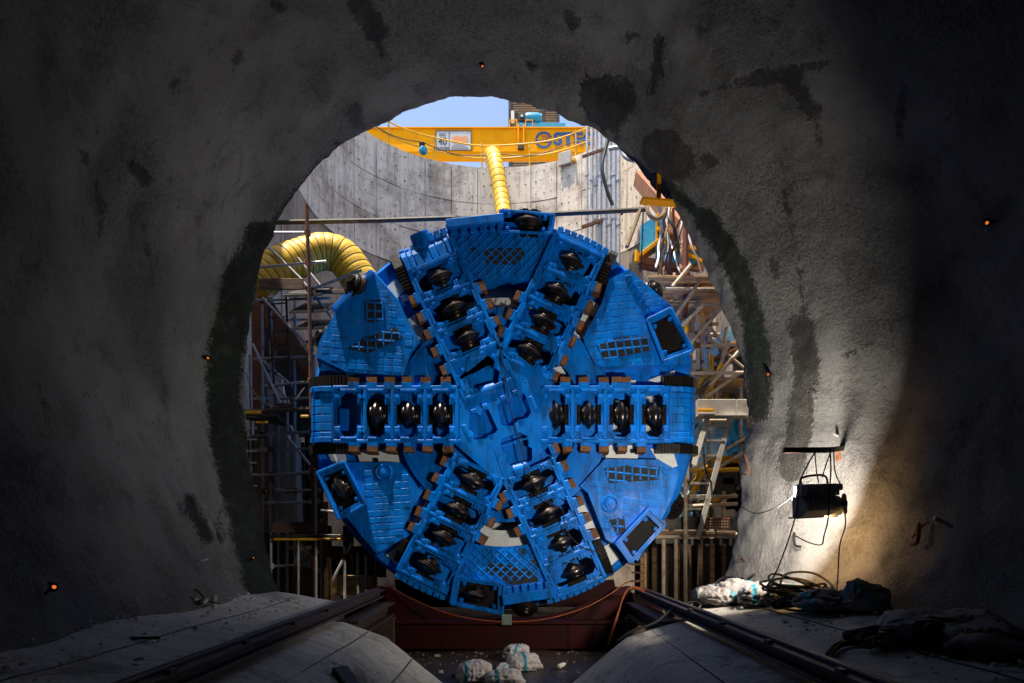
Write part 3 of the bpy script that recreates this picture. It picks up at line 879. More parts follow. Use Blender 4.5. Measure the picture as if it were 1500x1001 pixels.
def disc_proto_profile(kind):
    if kind == "ring":
        return [(0.150, -0.070), (0.165, -0.070), (0.185, -0.050), (0.222, -0.026), (0.236, -0.012), (0.236, 0.012), (0.222, 0.026), (0.185, 0.050), (0.165, 0.070), (0.150, 0.070)]
    return [(0.02, -0.165), (0.075, -0.165), (0.085, -0.155), (0.10, -0.12), (0.132, -0.11), (0.140, -0.085), (0.152, -0.072), (0.152, 0.072),
            (0.140, 0.085), (0.132, 0.11), (0.10, 0.12), (0.085, 0.155), (0.075, 0.165), (0.02, 0.165)]
def proto_mesh(name, mb, ang=35):
    return mb.mesh(name, ang)
ring_me = MB().lathe((0, 0, 0), (1, 0, 0), disc_proto_profile("ring"), 40).mesh("disc_ring", 25)
hub_me = MB().lathe((0, 0, 0), (1, 0, 0), disc_proto_profile("hub"), 28).mesh("disc_hub", 25)
ret_me = MB().lathe((0, 0, 0), (1, 0, 0), [(0.150, 0.070), (0.166, 0.074), (0.166, 0.090), (0.145, 0.092)], 32).lathe((0, 0, 0), (1, 0, 0), [(0.145, -0.092), (0.166, -0.090), (0.166, -0.074), (0.150, -0.070)], 32).mesh("retaining_ring", 25)
sad = MB()
sad.box((0.168, 0.10, 0), (0.036, 0, 0), (0, 0.17, 0), (0, 0, 0.165), 0.012)
sad.box((0.195, -0.055, 0.07), (0.016, 0, 0), (0, 0.03, 0), (0, 0, 0.045), 0.006)
sad.box((0.195, -0.055, -0.07), (0.016, 0, 0), (0, 0.03, 0), (0, 0, 0.045), 0.006)
sad_me = sad.mesh("saddle")
for me_, m_ in ((ring_me, DISCM), (hub_me, BLACKM), (ret_me, BLACKM), (sad_me, BLACKP)):
    me_.materials.append(m_)

def disc_cutter(center, axis, normal, saddle=True, scale=1.0, spin=0.0):
    """axis = the disc's axle, normal = out of the face (towards the tunnel)."""
    ax = Vector(axis).normalized(); nn = Vector(normal).normalized()
    yy = -(nn - ax * nn.dot(ax)).normalized()
    zz = ax.cross(yy)
    R = Matrix((ax, yy, zz)).transposed().to_4x4()
    e = bpy.data.objects.new("disc_cutter", None); COL.objects.link(e); e.empty_display_size = 0.1
    e.parent = tbm
    e.matrix_local = Matrix.Translation(Vector(center) - ORIG[tbm.name]) @ R @ Matrix.Scale(scale, 4)
    ORIG[e.name] = Vector(center)
    for nm, me_ in (("cutter_ring", ring_me), ("cutter_hub", hub_me), ("retaining_ring", ret_me)) + ((("saddle", sad_me),) if saddle else ()):
        c = bpy.data.objects.new(nm, me_); COL.objects.link(c); c.parent = e
        if nm == "saddle":
            c = bpy.data.objects.new(nm, me_); COL.objects.link(c); c.parent = e; c.rotation_euler = (0, 0, 0); c.scale = (-1, 1, 1)
    return e

bolt_me = MB().lathe((0, 0, 0), (0, -1, 0), [(0.034, 0), (0.034, 0.022), (0.026, 0.034), (0.001, 0.034)], 8).mesh("bolt"); bolt_me.materials.append(BLUE)
def bolt(x, z, d, parent, s=1.0, me_=None):
    o = bpy.data.objects.new("bolt", me_ or bolt_me); COL.objects.link(o); o.parent = parent
    o.location = Vector((x, YC + d, z)) - ORIG[parent.name]; o.rotation_euler = (0, random.random(), 0); o.scale = (s, s, s)
    return o

def spoke_world(a, off):
    u, v = frame(a)
    return lambda r, s, d=0.0: Vector((CTR.x, YC + d, CTR.z)) + u * (r * K) + v * ((s + off) * K)

HW = 41
for a, off, cuts, empt, r0, r1 in SPOKES:
    W = spoke_world(a, off); u, v = frame(a)
    sp = bpy.data.objects.new("spoke", None); COL.objects.link(sp); sp.parent = tbm
    org = W((r0 + r1) / 2, 0, 0); ORIG[sp.name] = org; sp.location = org - ORIG[tbm.name]
    bays = sorted(cuts + empt)
    to2 = lambda q: (W(q[0], q[1]).x, W(q[0], q[1]).z)
    bend = bays[-1] + 24
    outl = [(r0, -HW + 3), (r1, -HW + 3), (r1, HW - 3), (r0, HW - 3)]
    holes = [[to2(q) for q in cross_hole(b, 0)] for b in bays if not (a == 113.7 and b == 66)]
    if a == 113.7:   # empty centre box with toothed outline
        holes.append([P2(640 + x / 4.55, 480 + y / 4.55) for x, y in ((200, 235), (215, 200), (320, 170), (380, 220), (375, 260), (415, 290), (405, 390), (380, 410), (290, 420), (240, 390), (235, 310), (195, 290))])
    mb = MB(); mb.plate([[to2(q) for q in outl]] + holes, YC + 0.03, YC + 0.11)
    mb.build("face_plate", BLUE, sp)
    for sg in (-1, 1):
        mb = MB(); mb.box(W((r0 + r1) / 2, sg * (HW - 1.5), 0.42), u * ((r1 - r0) / 2 * K), YAX * 0.42, v * (2.8 * K), 0.012)
        mb.build("side_rail", BLUE, sp)
    edges = [b - 24.2 for b in bays] + [bays[-1] + 24.2]
    for e_ in edges:
        if e_ < r0 or e_ > r1 + 4: continue
        mb = MB(); mb.box(W(e_, 0, 0.36), u * (2.6 * K), YAX * 0.36, v * ((HW - 4.4) * K), 0.012)
        mb.build("cross_rib", BLUE, sp)
    for b in bays:
        for i in (-1, 1):
            for j in (-1, 1):
                p = W(b + i * 17, j * 25); bolt(p.x, p.z, 0.03, sp, 1.0)
                if not (a == 113.7 and b == 66):
                    mb = MB(); mb.box(W(b + i * 17.2, j * 25, 0.024), u * (4.6 * K), YAX * 0.014, v * (7.0 * K), 0.008); mb.build("clamp_plate", BLUE, sp)
        for j in (-1, 1):                        # hanger bars at the bay ends
            mb = MB(); mb.box(W(b, j * 35.2, 0.015), u * (12 * K), YAX * 0.02, v * (1.8 * K), 0.006); mb.build("end_bar", BLUE, sp)
    for b in cuts:
        disc_cutter(W(b, 0, 0.13), u, -YAX)
    for b in empt:
        if a == 180.0:
            mb = MB(); mb.box(W(b + 9, 6, 0.2), u * (6 * K), YAX * 0.12, v * (16 * K), 0.01); mb.build("box_wall", BLUE, sp)

# --- hub plate with the empty centre boxes
def c5(lst): return [P2(640 + x / 4.55, 480 + y / 4.55) for x, y in lst]
hubv = [polar(86, 32), polar(104, 90), polar(84, 147), polar(84, 211), polar(104, 269), polar(84, 328)]
hA = c5([(215, 600), (215, 575), (250, 565), (290, 585), (300, 545), (345, 545), (365, 590), (405, 680), (385, 705), (345, 715), (330, 738), (250, 745), (215, 690)])
hB = c5([(400, 515), (430, 490), (480, 500), (500, 460), (555, 455), (575, 435), (600, 470), (630, 560), (605, 600), (540, 615), (505, 655), (425, 645)])
hC = c5([(425, 775), (432, 742), (550, 697), (600, 720), (610, 790), (635, 805), (635, 880), (600, 930), (560, 940), (510, 930), (455, 890), (465, 850), (425, 812)])
# the box of the upper-left arm lies inside the plate: keep the plate short there by a hole of its own
hD = [P2(640 + x / 4.55, 480 + y / 4.55) for x, y in ((196, 238), (212, 196), (320, 166), (384, 218), (379, 262), (419, 288), (409, 392), (382, 414), (288, 424), (236, 392), (231, 312), (191, 292))]
mb = MB(); mb.plate([hubv, hA, hB, hC, hD], YC + 0.018, YC + 0.10)
hub = mb.build("hub_plate", BLUE, tbm)
def c5w(x, y, d=0): return cw(640 + x / 4.55, 480 + y / 4.55, d)
for nm, h, dd in (("left", hA, .13), ("right", hB, .13), ("low", hC, .20), ("up", hD, .20)):
    cx_ = sum(p[0] for p in h) / len(h); cz_ = sum(p[1] for p in h) / len(h)
    big = [(cx_ + (p[0] - cx_) * 1.10, cz_ + (p[1] - cz_) * 1.10) for p in h]
    mb = MB(); mb.plate([big, h], YC + 0.11, YC + dd + .05); mb.build("box_wall", BLUE, hub)
    if nm != "low":
        mb = MB(); mb.plate([big], YC + dd, YC + dd + 0.04); mb.build("box_floor", BARE if nm == "up" else BLUE, hub)
for x, y, rr, lx in ((195, 690, .12, 55), (640, 500, .12, 55), (560, 945, .13, 60), (340, 415, .13, 60), (265, 180, .13, 62)):
    ang = math.radians(-65 if x in (195, 640) else 15)
    dirv = Vector((math.cos(ang), 0, math.sin(ang)))
    mb = MB(); c = c5w(x, y, 0.126)
    mb.lathe(c, dirv, [(0.02, -lx * K / 4.55 - .015), (rr * .75, -lx * K / 4.55), (rr, -lx * K / 4.55 + .03), (rr, lx * K / 4.55 - .03), (rr * .75, lx * K / 4.55), (0.02, lx * K / 4.55 + .015)], 20)
    mb.build("lip", BLUE, hub)
steelbolt = MB().lathe((0, 0, 0), (0, -1, 0), [(0.02, 0), (0.02, 0.03), (0.014, 0.036), (0.001, 0.036)], 8).mesh("bolt"); steelbolt.materials.append(mat("bright_steel", (0.6, 0.6, 0.58), rough=0.25, metal=0.9))
for x, y in ((285, 330), (325, 315), (250, 350), (312, 368), (355, 352), (270, 385)):
    p = c5w(x, y); bolt(p.x, p.z, 0.195, hub, 1.0, steelbolt)
for x, y in ((245, 560), (320, 525), (440, 470), (520, 435)):      # key blocks above the centre boxes
    mb = MB(); c = c5w(x, y, 0.0); dv = Vector((math.cos(math.radians(18)), 0, math.sin(math.radians(18)))); nv = Vector((-dv.z, 0, dv.x))
    mb.box(c, dv * 0.045, YAX * 0.04, nv * 0.035, 0.01); mb.build("key_block", BLUE, hub)
for lst in ([(210, 470), (370, 440)], [(445, 790), (610, 735)], [(120, 560), (130, 690)], [(690, 460), (700, 560)], [(380, 790), (440, 975)], [(150, 500), (60, 300)]):
    mb = MB(); mb.bar(c5w(*lst[0], 0.014), c5w(*lst[1], 0.014), 0.02, 0.012, up=(0, 1, 0)); mb.build("weld_bead", BLUE, hub)

# --- brown scraper teeth in blue holders along the arms
TEETH = [[(828, 557), (856, 557), (885, 557), (904, 557), (917, 557), (831, 649), (858, 649), (885, 649), (912, 649), (940, 649)],
 [(761, 434), (750, 461), (738, 487), (867, 418), (854, 445), (842, 472), (830, 496), (818, 523), (806, 547)],
 [(605, 439), (617, 464), (629, 488), (640, 514), (653, 541), (696, 423), (706, 448), (718, 474)],
 [(517, 565), (544, 565), (570, 565), (596, 565), (623, 565), (653, 565), (518, 654), (545, 654), (573, 654), (599, 654), (626, 654), (656, 654)],
 [(657, 678), (646, 704), (633, 728), (622, 753), (611, 776), (724, 737), (712, 762), (701, 787)],
 [(743, 726), (755, 749), (767, 775), (808, 659), (821, 685), (832, 711), (843, 737), (854, 761), (865, 785)]]
tooth = MB()
tooth.add([(-.082, -.10, 0), (.082, -.10, 0), (.082, -.10, .085), (-.082, -.10, .085), (-.085, .16, -.01), (.085, .16, -.01), (.082, .13, .115), (-.082, .13, .115)],
          [(0, 1, 2, 3), (5, 4, 7, 6), (4, 0, 3, 7), (1, 5, 6, 2), (3, 2, 6, 7), (4, 5, 1, 0)])
tooth_me = tooth.mesh("scraper_tooth"); tooth_me.materials.append(BROWN)
hold_me = MB().box((0, 0.02, -0.03), (0.09, 0, 0), (0, 0.12, 0), (0, 0, 0.045), 0.010).mesh("tooth_holder"); hold_me.materials.append(BLUE)
rt = random.Random(5)
for (a, off, *_), lst in zip(SPOKES, TEETH):
    u, v = frame(a)
    for px, py in lst:
        p = cw(px, py); rel = p - CTR
        r = rel.dot(u); s = rel.dot(v) / K - off; sg = 1 if s > 0 else -1
        base = CTR + u * r + v * ((sg * (HW + 5.0) + off) * K)
        vv = v * sg; uu = YAX.cross(vv)
        R = Matrix((uu, YAX, vv)).transposed().to_4x4()
        e = bpy.data.objects.new("tooth_holder", hold_me); COL.objects.link(e); e.parent = tbm
        e.matrix_local = Matrix.Translation(base + YAX * 0.10 - ORIG[tbm.name]) @ R
        t = bpy.data.objects.new("scraper_tooth", tooth_me); COL.objects.link(t); t.parent = e
        t.rotation_euler = (rt.uniform(-.06, .06), rt.uniform(-.08, .08), rt.uniform(-.05, .05)); t.location = (0, 0.0, 0.014)
        t.scale = (rt.uniform(.92, 1.05), 1, rt.uniform(.9, 1.08))

# --- sector plates
SECT = {
 "ur": [(893, 407), (922, 393), (985, 447), (1000, 480), (1011, 515), (1015, 533), (984, 533), (883, 536), (872, 532), (858, 505), (855, 493), (882, 443)],
 "ul": [(547, 398), (581, 437), (592, 458), (614, 499), (600, 515), (590, 549), (505, 543), (462, 522), (466, 500), (490, 456)],
 "ll": [(466, 693), (505, 677), (584, 677), (597, 693), (614, 718), (622, 715), (605, 741), (590, 774), (598, 785), (550, 811), (507, 758)],
 "lr": [(887, 672), (966, 673), (997, 691), (985, 730), (968, 765), (935, 822), (905, 800), (888, 790), (862, 722), (850, 712), (868, 692)]}
BOXES = [  # corner pixels, inside: cutter / empty, cutter axis angle, inset
 ([(947, 470), (982, 453), (1014, 515), (971, 531)], None, 0, 6), ([(466, 693), (505, 677), (536, 739), (497, 761)], (499, 717), 205, 7),
 ([(902, 796), (950, 746), (974, 769), (923, 825)], None, 0, 7), ([(667, 845), (739, 856), (736, 899), (660, 884)], (697, 871), 262, 7)]
PORTS = [(562, 692), (894, 738)]
PATCH = {"ul": [[(508, 510), (532, 495), (580, 478), (590, 494), (538, 517)], [(533, 440), (560, 437), (563, 468), (536, 472)]],
         "ur": [[(875, 505), (912, 493), (950, 492), (956, 512), (885, 527)]], "lr": [[(885, 686), (925, 681), (968, 683), (965, 703), (893, 708)], [(893, 762), (915, 757), (917, 778), (905, 785)]], "ll": []}
def inside(p, poly):
    x, y = p; r = False
    for i in range(len(poly)):
        (x1, y1), (x2, y2) = poly[i - 1], poly[i]
        if (y1 > y) != (y2 > y) and x < (x2 - x1) * (y - y1) / (y2 - y1) + x1: r = not r
    return r
def edge_dist(p, poly):
    return min(float(seg_d(np.array([p[0]]), np.array([p[1]]), [poly[i - 1], poly[i]])[0]) for i in range(len(poly)))
tile_me = MB().box((0, 0, 0), (0.070, 0, 0), (0, 0.010, 0), (0, 0, 0.050), 0.006).mesh("wear_tile"); tile_me.materials.append(BLUE2)
tile2_me = MB().box((0, 0, 0), (0.066, 0, 0), (0, 0.010, 0), (0, 0, 0.047), 0.007).mesh("wear_tile"); tile2_me.materials.append(BLUE2)
TILT = {"ur": -6, "ul": 4, "ll": -4, "lr": 6}
sector_obj = {}
for key, poly in SECT.items():
    mb = MB(); mb.plate([[P2(*q) for q in poly]], YC + 0.05, YC + 0.13)
    so = mb.build("sector_plate", BLUE, tbm); sector_obj[key] = so
    # turned-down flange round the plate
    for i in range(len(poly)):
        p, q = poly[i - 1], poly[i]
        mid = ((p[0] + q[0]) / 2, (p[1] + q[1]) / 2)
        outer_ = math.hypot(mid[0] - CX, mid[1] - CY) > 240
        mb = MB(); a_, b_ = cw(*p, 0.07), cw(*q, 0.07); 
        cpx = cw(sum(t[0] for t in poly) / len(poly), sum(t[1] for t in poly) / len(poly))
        dirv = (b_ - a_); nrm = dirv.cross(YAX).normalized()
        if nrm.dot((a_ + b_) / 2 - cpx) < 0: nrm = -nrm
        fl = 0.10 if outer_ else 0.03; dp = 0.42 if outer_ else 0.36
        mb.add([a_, b_, b_ + nrm * fl + YAX * dp, a_ + nrm * fl + YAX * dp, a_ - nrm * .05, b_ - nrm * .05, b_ - nrm * .05 + YAX * dp, a_ - nrm * .05 + YAX * dp],
               [(0, 1, 2, 3), (5, 4, 7, 6), (1, 0, 4, 5), (3, 2, 6, 7), (0, 3, 7, 4), (2, 1, 5, 6)])
        fix_normals(mb.build("flange", BLUE, so))
    # wear tiles
    ang = math.radians(TILT[key]); c, s = math.cos(ang), math.sin(ang)
    cxm = sum(t[0] for t in poly) / len(poly); cym = sum(t[1] for t in poly) / len(poly)
    rr = random.Random(key)
    for j in range(-9, 10):
        for i in range(-8, 9):
            x = i * 13.4; y = j * 10.0
            p = (cxm + x * c - y * s, cym + x * s + y * c)
            if not inside(p, poly) or edge_dist(p, poly) < 6.5: continue
            if any(math.hypot(p[0] - a_, p[1] - b_) < 19 for a_, b_ in PORTS): continue
            if any(inside(p, bx[0]) or edge_dist(p, bx[0]) < 9 for bx in BOXES): continue
            if any(inside(p, q) for q in PATCH[key]) or rr.random() < 0.05: continue
            o = bpy.data.objects.new("wear_tile", tile_me if rr.random() < .7 else tile2_me); COL.objects.link(o); o.parent = so
            w = cw(*p, 0.05 + 0.0075 - rr.random() * 0.003)
            o.location = w - ORIG[so.name]; o.rotation_euler = (rr.uniform(-.02, .02), ang + rr.uniform(-.02, .02), rr.uniform(-.02, .02))

def hatch(poly, angs, sp, wbead, d, parent, m, name="weld_bead"):
    mb = MB()
    xs = [p[0] for p in poly]; ys = [p[1] for p in poly]
    cx_, cy_ = (min(xs) + max(xs)) / 2, (min(ys) + max(ys)) / 2; R = math.hypot(max(xs) - min(xs), max(ys) - min(ys)) / 2
    for ad in angs:
        a = math.radians(ad); dx, dy = math.cos(a), math.sin(a); nx, ny = -dy, dx
        k = -int(R / sp) - 1
        while k * sp <= R:
            run = []
            t = -R
            while t <= R + 2:
                p = (cx_ + nx * k * sp + dx * t, cy_ + ny * k * sp + dy * t)
                ok = t <= R and inside(p, poly)
                if ok: run.append(p)
                elif len(run) > 2:
                    p0, p1 = cw(*run[0], d), cw(*run[-1], d)
                    mb.bar(p0, p1, wbead, 0.02 + 0.004 * (ad > 0), up=(0, 1, 0), ch=0.006); run = []
                else: run = []
                t += 2
            k += 1
    if not mb.v: return None
    o = mb.build(name, m, parent); o["kind"] = "stuff"
    return o
for key, lst in PATCH.items():
    for q in lst:
        mb = MB(); mb.plate([[P2(*p) for p in q]], YC + 0.042, YC + 0.0485); mb.build("bare_patch", BARE, sector_obj[key])
        hatch(q, (TILT[key], 90 + TILT[key] - 5), 12, 0.028, 0.037, sector_obj[key], BLUE2)

# top and bottom sectors with diamond hardfacing
def arc(r, a0, a1, n):
    return [polar(r, a0 + (a1 - a0) * i / n) for i in range(n + 1)]
def arcp(r, a0, a1, n):
    return [(CX + r * math.cos(math.radians(a0 + (a1 - a0) * i / n)), CY - r * math.sin(math.radians(a0 + (a1 - a0) * i / n))) for i in range(n + 1)]
mb = MB(); mb.plate([arc(199, 60, 119, 24) + arc(283, 119, 60, 24)], YC + 0.06, YC + 0.16); topS = mb.build("sector_plate", BLUE, tbm)
mb = MB(); mb.lathe(CTR, YAX, [(199 * K, .15), (199 * K, .5), (207 * K, .5), (207 * K, .15)], 28, math.radians(60), math.radians(119), ref=(1, 0, 0)); 
# lathe turns about +Y: angles run from +X towards -Z, so mirror
mb.v = [(x, y, 2 * CTR.z - z) for x, y, z in mb.v]; fix_normals(mb.build("flange", BLUE, topS))
mb = MB(); mb.plate([arc(195, 242, 297, 24) + arc(262, 297, 242, 24)], YC + 0.06, YC + 0.16); botS = mb.build("sector_plate", BLUE, tbm)
mb = MB(); mb.lathe(CTR, YAX, [(146 * K, .13), (156 * K, .10), (156 * K, .6)], 32, math.radians(62), math.radians(118), ref=(1, 0, 0)); fix_normals(mb.build("support_lip", BLUE, botS))
topq = arcp(203, 71, 108, 16) + arcp(268, 105, 74, 16)
botq = arcp(199, 250, 288, 16) + arcp(246, 286, 252, 16)
hatch(topq, (45, -45), 9.5, 0.022, 0.052, topS, BLUE2)
hatch(botq, (42, -44), 9.5, 0.022, 0.052, botS, BLUE2)
for q in ([(708, 365), (726, 362), (765, 362), (770, 374), (752, 387), (712, 384)], [(690, 362), (697, 360), (699, 368), (692, 370)]):
    mb = MB(); mb.plate([[P2(*p) for p in q]], YC + 0.050, YC + 0.058); mb.build("bare_patch", BARE, topS)
for q in ([(712, 838), (716, 822), (745, 828), (785, 838), (790, 852), (752, 858)], [(758, 805), (768, 803), (770, 812), (762, 814)], [(776, 822), (792, 818), (796, 830), (782, 830)]):
    mb = MB(); mb.plate([[P2(*p) for p in q]], YC + 0.050, YC + 0.058); mb.build("bare_patch", BARE, botS)

# --- round inspection ports
for px, py in PORTS:
    mb = MB(); c = cw(px, py, 0.045)
    mb.lathe(c, -YAX, [(13.5 * K, 0), (13 * K, .015), (11 * K, .02), (9.6 * K, .012), (9.2 * K, -.01), (7.6 * K, -.01), (7.2 * K, .03), (3.4 * K, .034), (3 * K, .06), (.001, .06)], 32)
    mb.build("port_cover", BLUE, tbm)

# --- cutter boxes at the rim
def boxframe(cor, inset, d0=-0.045, d1=0.34, m=BLUE, back=True, fl_=0.03):
    cx_ = sum(p[0] for p in cor) / 4; cy_ = sum(p[1] for p in cor) / 4
    inn = []
    for x, y in cor:
        L = math.hypot(x - cx_, y - cy_); f = (L - inset * 1.35) / L
        inn.append((cx_ + (x - cx_) * f, cy_ + (y - cy_) * f))
    mb = MB(); mb.plate([[P2(*p) for p in cor], [P2(*p) for p in inn]], YC + d0, YC + d1)
    o = mb.build("cutter_box", m, tbm)
    if back:
        mb = MB(); mb.plate([[P2(*p) for p in inn]], YC + fl_, YC + fl_ + .01); mb.build("box_floor", BLACKP, o)  # black plate stands in for the shade deep in the box
    for i, (x, y) in enumerate(inn):
        bx, by = cx_ + (x - cx_) * 0.80, cy_ + (y - cy_) * 0.80
        mb = MB(); mb.box(cw(bx, by, 0.0), (0.036, 0, 0), (0, 0.03, 0), (0, 0, 0.036), 0.010); mb.build("clamp_block", BLUE, o)
        xx, zz = P2(bx, by); bolt(xx, zz, -0.03, o, .7)
    e1 = [(cor[i], cor[(i + 1) % 4]) for i in range(4)]
    for p, q in e1:
        mb = MB(); mb.bar(cw(*p, d0 - .006), cw(*q, d0 - .006), 0.045, 0.03, up=(0, 1, 0), ch=0.008); mb.build("box_edge", BLUE, o)
    return o
for cor, cut, ang, ins in BOXES:
    boxframe(cor, ins)
    if cut:
        u, v = frame(ang); disc_cutter(cw(*cut, 0.04), u, -YAX, scale=0.95)
# top box standing up on the rim
boxframe([(733, 309), (812, 316), (808, 343), (730, 340)], 5, -0.02, 0.55, fl_=.45)
disc_cutter(cw(775, 325, 0.12), Vector((0.1, 0, 1)), Vector((0, -.9, .5)), scale=1.12)
mb = MB(); p, q = cw(654, 331, 0.02), cw(738, 322, 0.02); mb.bar(p, q, 0.14, 0.24, up=(0, 1, 0.0), ch=0.012); topbar = mb.build("guard_plate", BLUE, tbm)
for i in range(5):
    x = 664 + i * 14.2; y = 340 - i * 1.6
    mb = MB(); mb.box(cw(x, y, 0.05), (0.045, 0, 0.004), (0, 0.08, 0), (-0.004, 0, 0.055), 0.01); mb.build("guard_block", BLUE, topbar)
mb = MB(); p, q = cw(736, 879, 0.0), cw(811, 868, 0.0); mb.bar(p, q, 0.17, 0.24, up=(0, 1, 0), ch=0.012); lowbar = mb.build("guard_plate", BLUE, tbm)
for i in range(6):
    x = 745 + i * 11.5; y = 866 - i * 1.6
    mb = MB(); mb.box(cw(x, y, 0.03), (0.05, 0, 0.006), (0, 0.07, 0), (-0.005, 0, 0.065), 0.01); mb.build("guard_block", BLUE, lowbar)
# gauge discs seen over the rim
for px, py, ax, d, sc in ((695, 317, (-.1, -1, .35), .42, 1.02), (520, 415, (-.45, -.85, .4), .06, .98), (468, 487, (-.6, -.8, .2), .30, .92), (962, 415, (.5, -.85, .3), .40, 1.02),
                          (993, 738, (.5, -.85, -.1), .40, 1.1), (769, 892, (0, -.5, -.6), .05, .9)):
    A = Vector(ax).normalized()
    disc_cutter(cw(px, py, d), A, A.orthogonal(), saddle=False, scale=sc)
mb = MB(); mb.tube([cw(655, 318, .5), cw(668, 305, .5), cw(680, 312, .45)], .12, 7); mb.build("grease_hood", GREENM, tbm)
# light frame of the upper-left gauge box
mb = MB()
for p, q in (((490, 455), (547, 399)), ((484, 448), (541, 392)), ((490, 455), (484, 448)), ((547, 399), (541, 392))):
    mb.bar(cw(*p, 0.0 if p[0] in (490, 547) and q[0] in (490, 547) else 0.16), cw(*q, 0.0 if p[0] in (490, 547) and q[0] in (490, 547) else 0.16), 0.05, 0.10, up=(0, 1, 0), ch=.01)
mb.build("gauge_frame", BLUE, tbm)
# lifting boss upper left
c = cw(618, 352, 0.18); axd = Vector((-.35, -.35, .87)).normalized()
mb = MB(); mb.lathe(c, axd, [(.175, -.2), (.17, .17), (.16, .20), (.115, .20), (.11, .15), (.065, .15), (.06, .19), (.001, .19)], 28); mb.build("lifting_boss", BLUE, tbm)

# rim blocks between the boxes (castellated edge), pieces of about 10 px
def rim_block(a, r=281.5, w=.10, h=.07, d=.16, parent=tbm, dd=.13, m=BLUE2):
    u, v = frame(a); c = CTR + u * (r * K) + YAX * d
    mb = MB(); mb.box(c, u * h, YAX * dd, v * w / 2 * .99, 0.010); return mb.build("rim_block", m, parent)
for a in list(np.arange(106, 118, 2.1)) + list(np.arange(58, 74, 2.1)) + list(np.arange(237, 256, 2.1)) + list(np.arange(284, 301, 2.1)):
    rim_block(a)
# zig-zag weld along the upper-right rim
pts = []
for i in range(19):
    t = i / 18; x = 918 + (958 - 918) * t; y = 402 + (468 - 402) * t
    pts.append(cw(x + (4 if i % 2 else -2), y + (-3 if i % 2 else 2), 0.035))
MB().tube(pts, 0.011, 5).build("zigzag_weld", BLUE2, tbm)

# --- arm ends: drum-shaped wear tiles and black gauge bars
def drum(a, off, r0, r1, half, tiles=True):
    W = spoke_world(a, off); u, v = frame(a)
    prof = [(r0, 0.02), (r0 + (r1 - r0) * .45, 0.03), (r0 + (r1 - r0) * .78, 0.10), (r1 - 1.5, 0.24), (r1, 0.42), (r1, 0.9)]
    mb = MB(); ns = 8; vs = []
    for r, d in prof:
        for i in range(ns + 1):
            s = -half + 2 * half * i / ns
            rr = math.sqrt(max(r * r - s * s, 1)) if r > 270 else r - s * s / 560
            vs.append(W(rr, s, d))
    m_ = ns + 1
    mb.add(vs, [(i * m_ + j, i * m_ + j + 1, (i + 1) * m_ + j + 1, (i + 1) * m_ + j) for i in range(len(prof) - 1) for j in range(ns)], True)
    e = fix_normals(mb.build("arm_end", BLUE, tbm))
    def at(r, s):
        d = float(np.interp(r, [q[0] for q in prof], [q[1] for q in prof])); d2 = float(np.interp(r + 2, [q[0] for q in prof], [q[1] for q in prof]))
        t = Vector((0, 0, 0)) + u * (2 * K) + YAX * (d2 - d); t.normalize(); n = t.cross(v).normalized()
        if n.y > 0: n = -n
        return W(r, s, d), t, n
    if tiles:
        rows = [(-37, 4.2, .05), (-29, 3.2, .03), (-18, 6, .02), (-6, 5.4, .02), (6, 5.4, .02), (18, 6, .02), (29, 3.2, .03), (37, 4.2, .05)]
        for s, hs, th in rows:
            for i in range(4):
                r = r0 + 6 + i * (r1 - r0 - 8) / 3.7
                p, t, n = at(min(r, r1 - 3), s * half / 41)
                mb = MB(); mb.box(p + n * th / 3, t * (5.2 * K), v * (hs * .95 * K), n * th / 2, .008); mb.build("end_tile", BLUE2, e)
    return e
drum(0, -1, 244, 289, 41); drum(180, 1, 250, 289, 41)
for a, off, r0 in ((65, 3.5, 270), (113.7, 4, 246), (243.4, 4, 275), (293.7, 1, 279)):
    drum(a, off, r0, 288, 41, tiles=(a == 113.7))
def gauge_bar(a, off, sg, r0, r1, w=12, m=BLACKM):
    W = spoke_world(a, off); mb = MB(); pts = []
    prof = [(r0, .04), (r0 + (r1 - r0) * .5, .03), (r0 + (r1 - r0) * .82, .12), (r1, .30), (r1 + 1, .55)]
    vs = []
    for r, d in prof:
        for ds, dd in ((-w / 2, 0), (w / 2, 0), (w / 2, .12), (-w / 2, .12)):
            vs.append(W(r - (dd * 60 if d > .2 else 0), sg * 50 + ds, d + (dd if d <= .2 else dd * .4)))
    fs = []
    for i in range(len(prof) - 1):
        for j in range(4):
            fs.append((i * 4 + j, i * 4 + (j + 1) % 4, i * 4 + 4 + (j + 1) % 4, i * 4 + 4 + j))
    fs += [(0, 1, 2, 3), tuple(reversed([len(vs) - 4 + j for j in range(4)]))]
    mb.add(vs, fs); o = fix_normals(mb.build("gauge_bar", m, tbm))
    for i in range(int((r1 - r0) * .4 / 4)):
        mb = MB(); mb.box(W(r0 + 3 + i * 5, sg * 50, .03), *(x * y for x, y in zip(frame(a), (1.6 * K, (w / 2 + .4) * K))), YAX * .018); mb.build("bar_rib", m, o)
gauge_bar(0, -1, 1, 236, 292, 13); gauge_bar(0, -1, -1, 226, 293, 13); gauge_bar(180, 1, 1, 226, 292, 14, BLACKP); gauge_bar(180, 1, -1, 226, 292, 15, BLACKP)
gauge_bar(65, 3.5, -1, 232, 296, 13); gauge_bar(113.7, 4, 1, 222, 296, 13); gauge_bar(243.4, 4, -1, 228, 270, 8, BLACKP); gauge_bar(293.7, 1, 1, 225, 284, 12, BLACKP)

